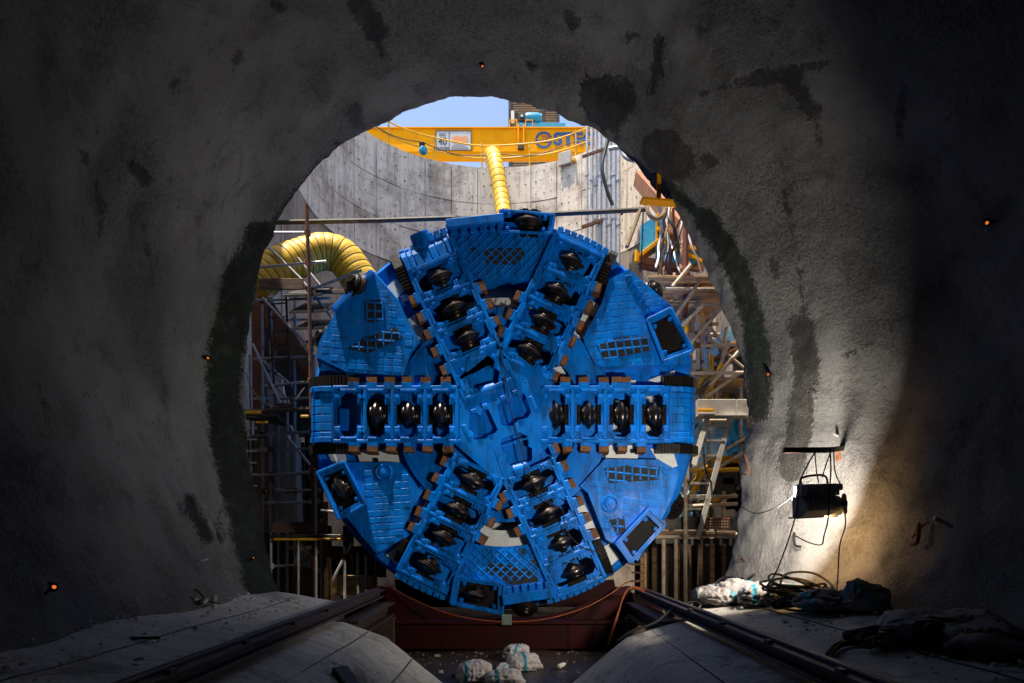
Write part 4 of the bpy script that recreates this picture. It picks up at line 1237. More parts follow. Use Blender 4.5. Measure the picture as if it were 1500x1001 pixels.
# --- cable down the face (a thing of its own)
tag(MB().tube(smooth_path([cw(741, 440, .0), cw(731, 488, -.03), cw(738, 545, -.03), cw(748, 600, -.05), cw(762, 650, -.03), cw(780, 708, -.12), cw(799, 733, -.12), cw(823, 748, -.1), cw(828, 775, -.08), cw(850, 800, -.04), cw(880, 812, 0.02), cw(900, 838, .15)], 6), 0.010, 6).build("cable", CABLE),
    "thin black cable hanging down the front of the blue cutterhead", "cable")
# ================================================================== steelwork in the tunnel
def ibeam(mb, p, q, w, h, tw=0.03, tf=0.035):
    p, q = Vector(p), Vector(q)
    mb.bar(p + Vector((0, 0, -tf / 2)), q + Vector((0, 0, -tf / 2)), w, tf, ch=.004)
    mb.bar(p + Vector((0, 0, -h + tf / 2)), q + Vector((0, 0, -h + tf / 2)), w, tf, ch=.004)
    mb.bar(p + Vector((0, 0, -h / 2)), q + Vector((0, 0, -h / 2)), tw, h - 2 * tf)
RAILM = mat("rail_steel", (0.075, 0.052, 0.046), (0.045, 0.033, 0.03), rough=0.55, metal=0.35, scale=5, dirt=(0.14, 0.10, 0.09), dscale=5, dlo=.5, dhi=.7, bump=.3)
for sg, lab in ((-1, "rusty steel slide rail on the left bench running to the cradle"), (1, "rusty steel slide rail on the right bench under the black cable")):
    x = -2.10 if sg < 0 else 2.02
    r = thing("slide_rail", (x, 2, 0.6), lab, "rail", "slide rails on both benches")
    mb = MB(); ibeam(mb, (x, -2.5, 0.80), (x, 10.75, 0.80), 0.165, 0.12, .025, .025); mb.build("beam", RAILM, r)
    mb = MB(); mb.bar((x + sg * .02, -2.5, 0.815), (x + sg * .02, 10.75, 0.815), 0.06, 0.03, ch=.008); mb.build("rail_head", RAILM, r)
    for yy in np.arange(0.6, 8.2, 1.15):
        mb = MB(); mb.box((x - sg * .07, yy, .812), (.02, 0, 0), (0, .05, 0), (0, 0, .018), .006); mb.build("rail_clip", RAILM, r)
    s = thing("support_beam", (x, 8.4, 0.2), "lower rusty support beam under the end of the %s slide rail" % ("left" if sg < 0 else "right"), "beam", "beams under the rails")
    mb = MB(); ibeam(mb, (x - sg * .12, 8.25, 0.60), (x - sg * .12, 10.75, 0.60), 0.24, 0.22); mb.build("beam", RAILM, s)
    mb = MB(); mb.box((x - sg * .12, 10.6, 0.12), (.16, 0, 0), (0, .12, 0), (0, 0, .26), .01); mb.build("foot", RAILM, s)

cr = thing("cradle", (CTR.x, 11.2, -0.1), "dark red steel cradle carrying the blue cutterhead", "cradle")
def cr_(px, py, Y): return pix(px, py, Y)
YB = 10.55
mb = MB(); p0 = pix(560, 915, YB); p1 = pix(930, 950, YB)
segs = [545, 646, 832, 935]
for a, b in zip(segs[:-1], segs[1:]):
    q0, q1 = pix(a, 914, YB), pix(b, 951, YB)
    mb = MB(); mb.box(((q0.x + q1.x) / 2, YB + .3, (q0.z + q1.z) / 2), ((q1.x - q0.x) / 2 - .002, 0, 0), (0, .3, 0), (0, 0, (q0.z - q1.z) / 2), .006); mb.build("front_beam", DKRED, cr)
mb = MB(); mb.box((CTR.x, YB + .28, p0.z + .03), ((pix(935, 0, YB).x - pix(545, 0, YB).x) / 2, 0, 0), (0, .33, 0), (0, 0, .022), .006); mb.build("top_flange", DKRED, cr)
# saddle cheek with the curved seat
for dy, nm in ((0.42, "cheek"), (2.2, "cheek")):
    pts = []
    for i in range(33):
        a = math.radians(205 + i * 130 / 32); pts.append((CTR.x + 3.40 * math.cos(a), CTR.z + 3.40 * math.sin(a)))
    z0 = p0.z + .05
    left, right = pts[0][0] - .1, pts[-1][0] + .1
    pts2 = [q for q in pts if q[1] < pix(0, 872, YB).z + .15]
    poly = pts2 + [(pts2[-1][0] + .22, pts2[-1][1] + .02), (pix(935, 0, YB).x + .02, z0 + .2), (pix(925, 0, YB).x, z0), (pix(556, 0, YB).x, z0), (pix(548, 0, YB).x - .02, z0 + .2), (pts2[0][0] - .22, pts2[0][1] + .02)]
    mb = MB(); mb.plate([poly], YB + dy, YB + dy + .06); mb.build(nm, DKRED, cr)
for pl in ([(560, 872), (572, 868), (645, 912), (640, 916), (552, 916), (556, 900)], [(905, 868), (920, 872), (930, 905), (930, 916), (835, 916), (832, 912)]):
    mb = MB(); mb.plate([[(pix(*q, YB).x, pix(*q, YB).z) for q in pl]], YB + .30, YB + .36); mb.build("gusset", DKRED, cr)
for pl in ([(545, 915), (566, 897), (592, 915)], [(940, 915), (915, 897), (888, 915)], [(690, 915), (740, 905), (792, 915)]):
    mb = MB(); mb.plate([[(pix(*q, YB).x, pix(*q, YB).z) for q in pl]], YB + .06, YB + .10); mb.build("gusset", DKRED, cr)
mb = MB(); q = pix(742, 908, YB - .02); mb.box(q, (.08, 0, 0), (0, .05, 0), (0, 0, .08), .01); mb.build("shim_block", mat("pale_green_steel", (.16, .22, .2), (.1, .14, .13), rough=.6), cr)
for x in (-2.6, 2.3):
    mb = MB(); mb.bar((x, YB + .6, .25), (x, YB + 3.5, .25), .3, .5, ch=.01); mb.build("side_beam", DKRED, cr)

tag(MB().tube(smooth_path([pix(565, 855, 10.9), pix(600, 876, 10.7), pix(650, 897, 10.55), pix(700, 908, 10.5), pix(750, 911, 10.5), pix(800, 907, 10.52), pix(850, 893, 10.6), pix(890, 873, 10.7), pix(915, 855, 10.75), pix(925, 852, 10.7), pix(935, 853, 10.6)], 6), .010, 6).build("cable", OCABLE),
    "orange cable slung along the cradle under the cutterhead", "cable")
tag(MB().tube(smooth_path([pix(948, 870, 10.2), pix(935, 863, 10.2), pix(922, 862, 10.1), pix(912, 878, 10), pix(903, 910, 9.9), pix(892, 945, 9.9)], 6), .010, 6).build("cable", OCABLE),
    "orange cable looped over the right rail end, outer strand", "cable")
tag(MB().tube(smooth_path([pix(950, 866, 10.3), pix(930, 860, 10.25), pix(917, 866, 10.15), pix(908, 890, 10.05), pix(896, 925, 10), pix(889, 948, 10)], 6), .010, 6).build("cable", OCABLE),
    "orange cable looped over the right rail end, inner strand", "cable")

# ================================================================== up at the surface: crane, railing, building
YG = 33.0
crane = thing("gantry_crane", (0, YG, ZTOP), "yellow gantry crane girder with blue lettering above the shaft", "crane")
zt, zb = pix(0, 189, YG).z, pix(0, 231, YG).z
mb = MB(); mb.box((0, YG + .2, (zt + zb) / 2), (15, 0, 0), (0, .2, 0), (0, 0, (zt - zb) / 2), .02); gird = mb.build("girder", YELLOW, crane)
mb = MB(); mb.box((0, YG + .2, zt + .03), (15.2, 0, 0), (0, .28, 0), (0, 0, .025)); mb.build("top_flange", YELLOW, crane)
mb = MB(); mb.box((0, YG + .2, pix(0, 222, YG).z), (15.2, 0, 0), (0, .23, 0), (0, 0, .03)); mb.build("web_rail", YELLOW, crane)
for x in range(-13, 14, 3):
    mb = MB(); mb.box((x + .4, YG - .012, (zt + zb) / 2 + .25), (.015, 0, 0), (0, .012, 0), (0, 0, .52)); mb.build("web_joint", YELLOW, crane)
for sx in (-1, 1):
    for dy in (-1.6, 2.8):
        mb = MB(); mb.bar((sx * 14, YG + .6 + (dy - .6) * .2, zb), (sx * 14, YG + dy, ZTOP), .5, .5, ch=.02); mb.build("leg", YELLOW, crane)
q = pix(763, 206, YG)
for dx in (-.13, .13):
    mb = MB(); mb.box((q.x + dx, YG - .12, pix(0, 203, YG).z), (.035, 0, 0), (0, .06, 0), (0, 0, .58)); mb.build("ladder_rail", YELLOW, crane)
mb = MB(); mb.box((q.x, YG - .12, pix(0, 217, YG).z), (.15, 0, 0), (0, .1, 0), (0, 0, .14), .02); mb.build("junction_box", DARKST, crane)
# sign
s0, s1 = pix(639, 193, YG), pix(690, 221, YG)
mb = MB(); mb.box(((s0.x + s1.x) / 2, YG - .03, (s0.z + s1.z) / 2), ((s1.x - s0.x) / 2, 0, 0), (0, .02, 0), (0, 0, (s0.z - s1.z) / 2)); sign = mb.build("load_sign", SIGNG, crane)
sign["label"] = "grey load sign reading 40 tonnes"
for x0, x1_, y0, y1 in ((638.4, 690.6, 192.4, 193.4), (638.4, 690.6, 220.6, 221.6), (638.4, 639.4, 193.4, 220.6), (689.6, 690.6, 193.4, 220.6), (657.6, 658.4, 193.4, 220.6)):
    a, b = pix(x0, y0, YG), pix(x1_, y1, YG); mb = MB(); mb.box(((a.x + b.x) / 2, YG - .055, (a.z + b.z) / 2), ((b.x - a.x) / 2, 0, 0), (0, .008, 0), (0, 0, (a.z - b.z) / 2)); mb.build("frame", LETD, sign)
def lt(px, py): p = pix(px, py, YG); return (p.x, YG - .06, p.z)
text("lettering", "SWL", lt(648.5, 200.5), .17, LETD, sign, .004, .003, 'CENTER'); text("lettering", "40", lt(648.5, 213), .48, LETD, sign, .004, .008, 'CENTER', sx=.9)
text("lettering", "TONNES", lt(648.5, 219.6), .15, LETD, sign, .004, .003, 'CENTER')
for pts in ([(662, 203), (669, 200), (676, 202), (683, 200), (686, 206), (684, 210), (663, 210)],):
    mb = MB(); mb.plate([[(lt(*p)[0], lt(*p)[2]) for p in pts]], YG - .065, YG - .055); mb.build("emblem", SORANGE, sign)
for pts in ([(661, 216), (668, 213), (678, 213), (686, 217), (686, 219), (661, 219)],):
    mb = MB(); mb.plate([[(lt(*p)[0], lt(*p)[2]) for p in pts]], YG - .065, YG - .055); mb.build("emblem", mat("sign_dark_grey", (.25, .26, .28), rough=.5), sign)
# logo ring and name
lc = pix(796.5, 205.5, YG)
def ringarc(a0, a1, r0, r1):
    a = [math.radians(a0 + (a1 - a0) * i / 20) for i in range(21)]
    return [(lc.x + r1 * math.cos(t), lc.z + r1 * math.sin(t)) for t in a] + [(lc.x + r0 * math.cos(t), lc.z + r0 * math.sin(t)) for t in reversed(a)]
u_ = YG / FPX
for a0, a1 in ((22, 192), (195, 350)):
    mb = MB(); mb.plate([ringarc(a0, a1, 9.3 * u_, 12.3 * u_)], YG - .03, YG - .004); mb.build("emblem", LETB, crane)
for z in (-1.3, -3.4):
    mb = MB(); mb.box((lc.x - .6 * u_, YG - .017, lc.z + z * u_), (10 * u_, 0, 0), (0, .013, 0), (0, 0, .45 * u_)); mb.build("emblem", LETB, crane)
text("lettering", "TEC", (lc.x - 3.5 * u_, YG - .035, lc.z + .2 * u_), 8.6 * u_, LETR, crane, .006, .004)
t_ = text("lettering", "STEC", (pix(811, 0, YG).x, YG - .02, pix(0, 212.2, YG).z), 24.5 * u_, LETB, crane, .008, .035, sx=1.12)

# trolley with blue motor on the girder
tr = thing("hoist_trolley", (pix(775, 0, YG).x, YG + .5, zt), "blue hoist trolley motor standing on the yellow crane girder", "hoist")
a, b = pix(745, 186, YG), pix(815, 177, YG)
mb = MB(); mb.box(((a.x + b.x) / 2 + .45, YG + .6, zt + .2), (1.15, 0, 0), (0, .55, 0), (0, 0, .14), .02); mb.build("bogie", CYAN, tr)
m0 = pix(770, 169, YG)
mb = MB(); mb.lathe((m0.x, YG + .3, m0.z), (1, 0, 0), [(.01, 0), (.24, 0), (.27, .08), (.27, .62), (.23, .68), (.23, .78), (.01, .8)], 20); mb.build("motor", CYAN, tr)
for i in range(5):
    mb = MB(); mb.lathe((m0.x + .12 + i * .1, YG + .3, m0.z), (1, 0, 0), [(.27, 0), (.295, .01), (.295, .025), (.27, .035)], 20); mb.build("cooling_fin", CYAN, tr)
mb = MB(); mb.lathe((m0.x - .18, YG + .1, m0.z), (0, 1, 0), [(.01, -.05), (.1, -.05), (.1, 0), (.2, 0), (.22, .05), (.22, .4), (.01, .4)], 20); mb.build("gearbox", DARKST, tr)
mb = MB(); mb.lathe((m0.x - .18, YG + .04, m0.z), (0, 1, 0), [(.01, -.02), (.07, -.02), (.07, .02)], 14); mb.build("gear_cap", mat("grey_paint", (.42, .48, .52), rough=.5), tr)
for dx, z, w, h, mm in ((-.18, -.40, .17, .2, DARKST), (-.62, .10, .08, .22, WHITEM), (-.46, .25, .09, .09, DARKST)):
    mb = MB(); mb.box((m0.x + dx, YG + .3, m0.z + z), (w, 0, 0), (0, .15, 0), (0, 0, h), .02); mb.build("fitting", mm, tr)
for x in (752, 775):
    p = pix(x, 186, YG); mb = MB()
    mb.tube([(p.x - .17, YG + .05, zt + .05), (p.x - .17, YG + .05, zt + .45), (p.x + .17, YG + .05, zt + .45), (p.x + .17, YG + .05, zt + .05)], .03, 6); mb.build("guard_hoop", YELLOW, tr)

bld = thing("clad_building", (pix(790, 0, 60).x, 60, ZTOP), "brown building with ribbed cladding behind the crane", "building")
bx0, bx1 = pix(745.5, 0, 60).x, pix(819, 0, 60).x
mb = MB(); mb.box(((bx0 + bx1) / 2, 64, ZTOP + 17), ((bx1 - bx0) / 2, 0, 0), (0, 4, 0), (0, 0, 17)); mb.build("wall", CLAD, bld)
for i in range(110):
    z = ZTOP + 12 + i * .2
    mb = MB(); mb.box(((bx0 + bx1) / 2 + .1, 59.97, z), ((bx1 - bx0) / 2 - .15, 0, 0), (0, .05, 0), (0, 0, .06), .012); mb.build("cladding_rib", CLAD, bld)
for x in (bx0 + .09, bx1 - .1, bx0 + 2.9):
    mb = MB(); mb.box((x, 59.93, ZTOP + 17), (.13, 0, 0), (0, .1, 0), (0, 0, 17)); mb.build("corner_trim", DARKST, bld)

# shaft-edge railing
rl = thing("guard_rail", (SXC, SYC + SR, ZTOP), "yellow tubular guard railing round the shaft edge", "railing")
sv = np.arange(-8.4, 8.41, 0.35)
for h in (0.45, 0.95):
    pts = []
    for s in sv:
        p, n = shaft_pt(s); pts.append(p - n * .18 + Vector((0, 0, ZTOP + h + .02 * math.sin(s * 2.2))))
    MB().tube(pts, .028, 6).build("rail", YRAIL, rl)
for s in np.arange(-8.2, 8.3, 1.82):
    p, n = shaft_pt(s + .35); p = p - n * .18
    MB().tube([p + Vector((0, 0, ZTOP - .35)), p + Vector((0, 0, ZTOP + 1.05))], .035, 6).build("post", YRAIL, rl)
pts = []
for s in np.arange(-7, 5, .25):
    p, n = shaft_pt(s); pts.append(p - n * .1 + Vector((0, 0, ZTOP + .62 - .18 * abs(math.sin(s * 1.1)))))
tag(MB().tube(pts, .018, 5).build("cable", CABLE), "thin black cable slung along the yellow guard railing", "cable")
p, n = shaft_pt(-2.95)
bk = thing("warning_lamp", p + n * .1 + Vector((0, 0, ZTOP + .05)), "small round blue lamp hanging on the guard railing", "lamp")
mb = MB(); mb.lathe(p + n * .16 + Vector((0, 0, ZTOP + .15)), n, [(.01, .12), (.12, .11), (.16, .04), (.16, -.05), (.01, -.08)], 18); mb.build("housing", CYAN, bk)
mb = MB(); mb.box(p + n * .05 + Vector((0, 0, ZTOP + .4)), (.1, 0, 0), (0, .08, 0), (0, 0, .1), .02); mb.build("bracket", BLACKP, bk)
p, n = shaft_pt(2.75)
wb = thing("kicker_block", p + Vector((0, 0, ZTOP)), "white concrete block leaning on the shaft edge beside the pipes", "block")
u = n.cross(Vector((0, 0, 1)))
mb = MB(); mb.box(p + n * .10 + Vector((0, 0, ZTOP - .06)), u * .26, n * .05, Vector((0, 0, .24)), .015); mb.build("slab", mat("pale_block", (.5, .47, .42), (.4, .37, .33), rough=.8), wb)
mb = MB(); mb.box(p + n * .06 + Vector((0, 0, ZTOP - .22)) - u * .36, u * .05, n * .12, Vector((0, 0, .06)), .01); mb.build("bracket", YRAIL, wb)
for x0, zz, ww in ((pix(765, 0, 28).x, .35, .9), (pix(690, 0, 28.5).x, .22, .5)):
    e = tag(MB().box((x0, 28.0, ZTOP + zz), (ww, 0, 0), (0, .3, 0), (0, 0, zz), .03).build("steel_case", DARKST if ww > .6 else WHITEM), ("dark steel case standing behind the railing beyond the duct" if ww > .6 else "low white case behind the railing left of the duct"), "case")

# ================================================================== yellow ventilation ducts
def duct(name, pts, r, pitch, label, cap_ring=False):
    path = smooth_path(pts, 14)
    L = [0]
    for a, b in zip(path[:-1], path[1:]): L.append(L[-1] + (b - a).length)
    n = int(L[-1] / pitch) * 4
    q = []
    for i in range(n + 1):
        t = L[-1] * i / n; j = max(0, min(len(L) - 2, int(np.searchsorted(L, t)) - 1)); f = (t - L[j]) / max(L[j + 1] - L[j], 1e-6)
        q.append(path[j].lerp(path[j + 1], f))
    rs = [r * (1.0 - 0.026 * (0.5 - 0.5 * math.cos(math.pi * i / 2)) + .012 * mnoise.noise(p * 3)) for i, p in enumerate(q)]
    t = thing(name, q[-1], label, "duct", "yellow ventilation ducts")
    MB().tube(q, r, 28, rs=rs).build("duct_skin", DUCT, t, ang=60)
    for i in range(2, n, 4):
        a = q[i]; d = (q[min(i + 1, n)] - q[i - 1]).normalized()
        mb = MB(); rr = rs[i] * 1.006; w = .011
        mb.lathe(a, d, [(rr, -w), (rr + .008, -w * .5), (rr + .008, w * .5), (rr, w)], 28); mb.build("wire_ring", DUCTW, t)
    return t
zt_ = ZTOP
d1 = duct("ventilation_duct", [pix(722, 222, 28.6) + Vector((0, 0, -.6)), pix(719, 226, 27.4) + Vector((0, 0, -.05)), pix(723, 228, 26.6) , pix(728, 250, 26.1), pix(734, 285, 25.8), pix(740, 330, 25.2), pix(744, 380, 24.6)], .285, .28,
          "yellow ribbed ventilation duct hanging over the shaft edge above the cutterhead")
d2 = duct("ventilation_duct", [pix(372, 418, 13.3), pix(408, 391, 13.6), pix(440, 378, 13.9), pix(472, 369, 14.1), pix(500, 376, 14.2), pix(521, 402, 14.2), pix(548, 450, 14.2), pix(570, 520, 14.2)], .375, .15,
          "yellow ribbed ventilation duct bent over the left scaffold")

# ================================================================== pipes on the shaft wall, right
pg = "vertical pipes on the shaft wall"
names = ["first", "second", "third", "fourth", "fifth", "sixth", "seventh", "eighth"]
for i, (x, r) in enumerate(((860, .05), (867, .06), (873, .055), (879, .075), (886, .09), (893, .075), (900, .09), (906, .07))):
    Yp = 23.6 - i * .10
    t = thing("service_pipe", pix(x, 480, Yp), "%s grey steel service pipe from the left in the bundle on the shaft wall" % names[i], "pipe", pg)
    MB().tube([pix(x, 150, Yp), pix(x, 480, Yp)], r, 10).build("pipe", STEEL, t)
    for y in (255 + 7 * (i % 3), 318 + 9 * (i % 2)):
        p = pix(x, y, Yp); mb = MB(); mb.lathe(p, (0, 0, 1), [(r, -.08), (r + .02, -.08), (r + .02, .08), (r, .08)], 10); mb.build("coupling", STEEL, t)
br = thing("pipe_bracket", pix(880, 322, 23.4), "rusty cross bar clamping the vertical pipes, lower", "bracket")
MB().bar(pix(853, 333, 23.2), pix(912, 312, 23.2), .09, .1).build("bar", RUST, br)
br = thing("pipe_bracket", pix(880, 228, 23.4), "rusty cross bar clamping the vertical pipes, upper", "bracket")
MB().bar(pix(853, 230, 23.3), pix(914, 208, 23.0), .07, .08).build("bar", RUST, br)
tag(MB().tube(smooth_path([pix(897, 190, 22.5), pix(888, 215, 22.5), pix(882, 245, 22.4), pix(888, 275, 22.4), pix(897, 300, 22.4)], 8), .06, 10).build("hose", CABLE), "black flexible hose curving beside the vertical pipes", "hose")
tag(MB().tube(smooth_path([pix(893, 218, 21.5), pix(908, 217, 21.3), pix(916, 230, 21.2), pix(930, 236, 21.1)], 8), .07, 10).build("hose", STEEL), "grey elbow pipe beside the vertical pipes", "pipe")
tag(MB().tube([pix(345, 327, 14.5), pix(560, 323, 14.3), pix(745, 317, 14.2), pix(948, 307, 14.0)], .05, 10).build("scaffold_pipe", DARKST), "long dark scaffold tube spanning behind the top of the cutterhead", "tube")
# low counterfort of the shaft wall with rusted beam
ob = thing("waler_beam", pix(950, 262, 20), "orange-brown steel waler beam high on the right shaft wall", "beam")
MB().bar(pix(938, 262, 20), pix(1010, 345, 16), .35, .4).build("beam", ORUST, ob)
MB().bar(pix(938, 270, 19.9), pix(985, 268, 18.5), .3, .06).build("bracket", ORUST, ob)

# ================================================================== the yellow bracket on the tunnel crown
bk = thing("lifting_bracket", pix(964, 240, 9.3), "yellow steel lifting bracket fixed to the tunnel mouth, upper right", "bracket")
YL = 9.25
pl = [(942, 222), (950, 219), (986, 242), (988, 250), (980, 254), (944, 232)]
mb = MB(); mb.plate([[(pix(*q, YL).x, pix(*q, YL).z) for q in pl]], YL, YL + .04); mb.build("fixing_plate", YELLOW, bk)
for q0, q1 in (((948, 226), (956, 231)), ((972, 242), (981, 247))):
    a, b = pix(*q0, YL - .012), pix(*q1, YL - .012); MB().bar(a, b, .012, .03, up=(0, 1, 0)).build("slot", BLACKP, bk)
for x, y in ((950, 227), (978, 246)):
    mb = MB(); mb.lathe(pix(x, y, YL - .01), -YAX, [(.022, 0), (.022, .02), (.001, .022)], 6); mb.build("anchor_nut", BLACKM, bk)
mb = MB(); mb.bar(pix(965, 236, YL - .03), pix(965, 293, YL - .03), .055, .05, up=(0, 1, 0), ch=.004); mb.build("hanger", YELLOW, bk)
mb = MB()
a = [pix(941, 288, YL - .18), pix(986, 292, YL - .18), pix(990, 301, YL + .2), pix(937, 297, YL + .2)]
mb.add(a + [p - Vector((0, 0, .03)) for p in a], [(0, 1, 2, 3), (7, 6, 5, 4), (0, 4, 5, 1), (1, 5, 6, 2), (2, 6, 7, 3), (3, 7, 4, 0)]); fix_normals(mb.build("foot_plate", YELLOW, bk))

# ================================================================== hung load with blue sheet, hoses and ropes
sk = thing("site_skip", pix(985, 400, 17), "blue-sheeted plant skip on a yellow frame among hanging hoses", "skip")
Yk = 17.0
def kp(x, y, d=0): return pix(x, y, Yk + d)
mb = MB()
front = [(937, 330), (958, 318), (962, 314), (966, 330), (963, 345), (966, 352), (937, 374)]
n_ = 6; rows = []
for d in np.linspace(0, 1.2, n_):
    rows.append([kp(x + 18 * d * .6 + mnoise.noise(Vector((x, y, d)) * .2) * 2, y - 4 * d + mnoise.noise(Vector((y, x, d)) * .2) * 2, d) for x, y in front])
vs = [p for r in rows for p in r]; m_ = len(front)
mb.add(vs, [(i * m_ + j, i * m_ + (j + 1) % m_, (i + 1) * m_ + (j + 1) % m_, (i + 1) * m_ + j) for i in range(n_ - 1) for j in range(m_)] + [tuple(range(m_)), tuple((n_ - 1) * m_ + j for j in reversed(range(m_)))])
fix_normals(mb.build("sheet", TARP, sk))
mb = MB(); N1, N2 = 14, 6
vs = [kp(960 + (1030 - 960) * i / N1, 350 + 8 * i / N1 + (32 - 3 * i / N1) * j / N2 + mnoise.noise(Vector((i * .7, j * .5, 2))) * 3, .02 + .12 * mnoise.noise(Vector((i * .9, j * .4, 5)))) for i in range(N1 + 1) for j in range(N2 + 1)]
mb.add(vs, [(i * (N2 + 1) + j, i * (N2 + 1) + j + 1, (i + 1) * (N2 + 1) + j + 1, (i + 1) * (N2 + 1) + j) for i in range(N1) for j in range(N2)], True); fix_normals(mb.build("sheet", TARP, sk))
for p, q, w in (((936, 376), (966, 352), .09), ((962, 316), (1022, 322), .08), ((962, 336), (1024, 348), .10), ((1000, 362), (1030, 366), .10), ((966, 352), (1034, 386), .08), ((962, 316), (962, 352), .05), ((1022, 322), (1024, 348), .05), ((990, 330), (994, 358), .09), ((1010, 345), (1012, 360), .12)):
    MB().bar(kp(*p, -.05), kp(*q, -.05), w, w, ch=.01).build("frame_bar", YELLOW, sk)
for p, q, w, m_ in (((934, 382), (1030, 394), .16, ORUST), ((940, 378), (968, 360), .14, ORUST), ((965, 362), (1032, 390), .14, RUST), ((936, 390), (1010, 404), .12, RUST)):
    MB().bar(kp(*p, .1), kp(*q, .3), w, w, ch=.01).build("base_beam", m_, sk)
mb = MB(); mb.box(kp(995, 335, .5), (.42, 0, 0), (0, .3, 0), (0, 0, .25), .04); mb.build("engine", DARKST, sk)
mb = MB(); mb.lathe(kp(996, 321, -.1), (0, 1, 0), [(.10, -.04), (.20, -.05), (.22, 0), (.20, .05), (.10, .04)], 20); mb.build("hose_reel", mat("reel_orange", (.55, .22, .03), rough=.5), sk)
MB().tube([kp(937, 376, -.1), kp(934, 368, -.1), kp(933, 384, -.1)], .07, 7).build("hook_guard", YELLOW, sk)
rr = random.Random(21)
hcols = [(ROPE, "brown rope"), (CABLE, "black hose"), (OCABLE, "orange cable"), (STEEL, "grey cable"), (RUST, "rust-brown hose")]
strands = [(966, 300, 958, 392, 3), (972, 306, 980, 398, 1), (978, 304, 972, 420, 0), (985, 302, 990, 400, 1), (990, 304, 964, 416, 2), (994, 305, 1000, 395, 0), (998, 306, 985, 402, 1), (1001, 312, 976, 398, 2), (1004, 306, 1006, 392, 4), (980, 318, 1000, 412, 3), (975, 330, 968, 418, 0), (1006, 330, 1022, 400, 3)]
wor = ["first", "second", "third", "fourth", "fifth", "sixth", "seventh", "eighth", "ninth", "tenth", "eleventh", "twelfth"]
for i, (x0, y0, x1_, y1, c) in enumerate(sorted(strands)):
    pts = []
    for k in range(7):
        t = k / 6; pts.append(pix(x0 + (x1_ - x0) * t + rr.uniform(-3, 3) + 6 * math.sin(t * 3 + i), y0 + (y1 - y0) * t, 15.5 + .5 * math.sin(t * 3 + i * 2)))
    tag(MB().tube(smooth_path(pts, 5), rr.uniform(.02, .038), 6).build("hanging_hose", hcols[c][0]), "%s %s from the left dangling before the blue-sheeted skip" % (wor[i], hcols[c][1]), "hose", "hoses dangling before the skip")
tag(MB().tube(smooth_path([pix(947, 300, 13.8), pix(951, 314, 13.7), pix(960, 321, 13.7), pix(970, 317, 13.7), pix(975, 306, 13.8)], 8), .045, 8).build("rope_sling", ROPE), "thick frayed rope sling looped below the yellow bracket", "rope")
tag(MB().tube(smooth_path([pix(938, 307, 14), pix(928, 335, 13.8), pix(918, 362, 13.6)], 6), .04, 7).build("rope", ROPE), "brown rope hanging left of the blue-sheeted skip", "rope")
tag(MB().tube([pix(942, 312, 13.9), pix(941, 350, 13.9), pix(938, 400, 13.9)], .015, 5).build("rope", CABLE), "thin dark line hanging before the blue sheet", "rope")
# ================================================================== scaffolds
TR = .026
TANT = mat('sunlit_tube', (.66, .58, .47), (.50, .42, .33), rough=.6, metal=.1, scale=7, dirt=(.34, .17, .07), dscale=4, dlo=.5, dhi=.7)  # paler tube copy, sunlight on the right scaffold put into its colour
TUBES = {}
def tubes(parent, name, lst, r=TR, m=STEEL):
    for pts in lst:
        TUBES.setdefault(parent.name, []).append((name, pts, r))
        MB().tube([pix(*p) for p in pts], r, 8).build(name, m, parent)
def hplank(parent, name, x0, x1, y0, y1, Y, dep, m, ch=.008):
    a, b = pix(x0, y0, Y), pix(x1, y1, Y)
    return MB().box(((a.x + b.x) / 2, Y + dep / 2, (a.z + b.z) / 2), ((b.x - a.x) / 2, 0, 0), (0, dep / 2, 0), (0, 0, (a.z - b.z) / 2), ch).build(name, m, parent)

ls = thing("scaffold", pix(410, 900, 13), "tube scaffold with ladder and decks standing left of the cutterhead", "scaffold")
tubes(ls, "standard", [[(449, 300, 12.6), (453, 420, 12.6), (456, 600, 12.6), (462, 900, 12.6)]], .036, RUST)
tubes(ls, "standard", [[(397, 430, 13), (397, 900, 13)], [(384, 420, 13.6), (386, 900, 13.6)], [(413, 330, 14.5), (413, 460, 14.5)], [(421, 600, 14), (421, 900, 14)], [(463, 690, 12.4), (463, 905, 12.4)], [(471, 760, 12.8), (471, 905, 12.8)], [(437, 790, 12.6), (437, 905, 12.6)], [(505, 800, 12.2), (505, 890, 12.2)], [(524, 810, 12.2), (524, 890, 12.2)], [(536, 815, 12.2), (536, 880, 12.2)], [(366, 520, 13.2), (370, 880, 13.2)]])
tubes(ls, "ledger", [[(380, 341, 12.7), (452, 341, 12.7)], [(378, 392, 12.8), (478, 383, 12.8)], [(374, 440, 13), (484, 437, 13)], [(372, 526, 12.9), (462, 522, 12.9)], [(388, 566, 12.8), (456, 559, 12.8)], [(370, 639, 13), (462, 632, 13)], [(368, 660, 13), (462, 657, 13)], [(372, 697, 12.8), (470, 692, 12.8)], [(384, 738, 12.9), (470, 735, 12.9)], [(470, 748, 12.4), (520, 752, 12.4)]])
tubes(ls, "brace", [[(394, 363, 13.2), (440, 408, 13.2), (490, 470, 13.2)], [(436, 378, 13.4), (472, 422, 13.4)], [(384, 436, 12.7), (455, 512, 12.7)], [(370, 504, 12.6), (410, 590, 12.6)], [(384, 528, 13), (428, 566, 13)], [(396, 702, 13), (460, 690, 13)], [(402, 560, 13), (425, 592, 13)], [(420, 640, 13.5), (470, 700, 13.5)], [(487, 850, 12.2), (515, 797, 12.2)], [(440, 795, 13), (505, 880, 13)]])
lad = MB()
for a, b in (((393, 440, 12.8), (404, 600, 12.8)), ((419, 436, 12.8), (427, 600, 12.8))):
    lad = MB(); lad.tube([pix(*a), pix(*b)], .022, 7); lad.build("ladder_rail", DARKST, ls)
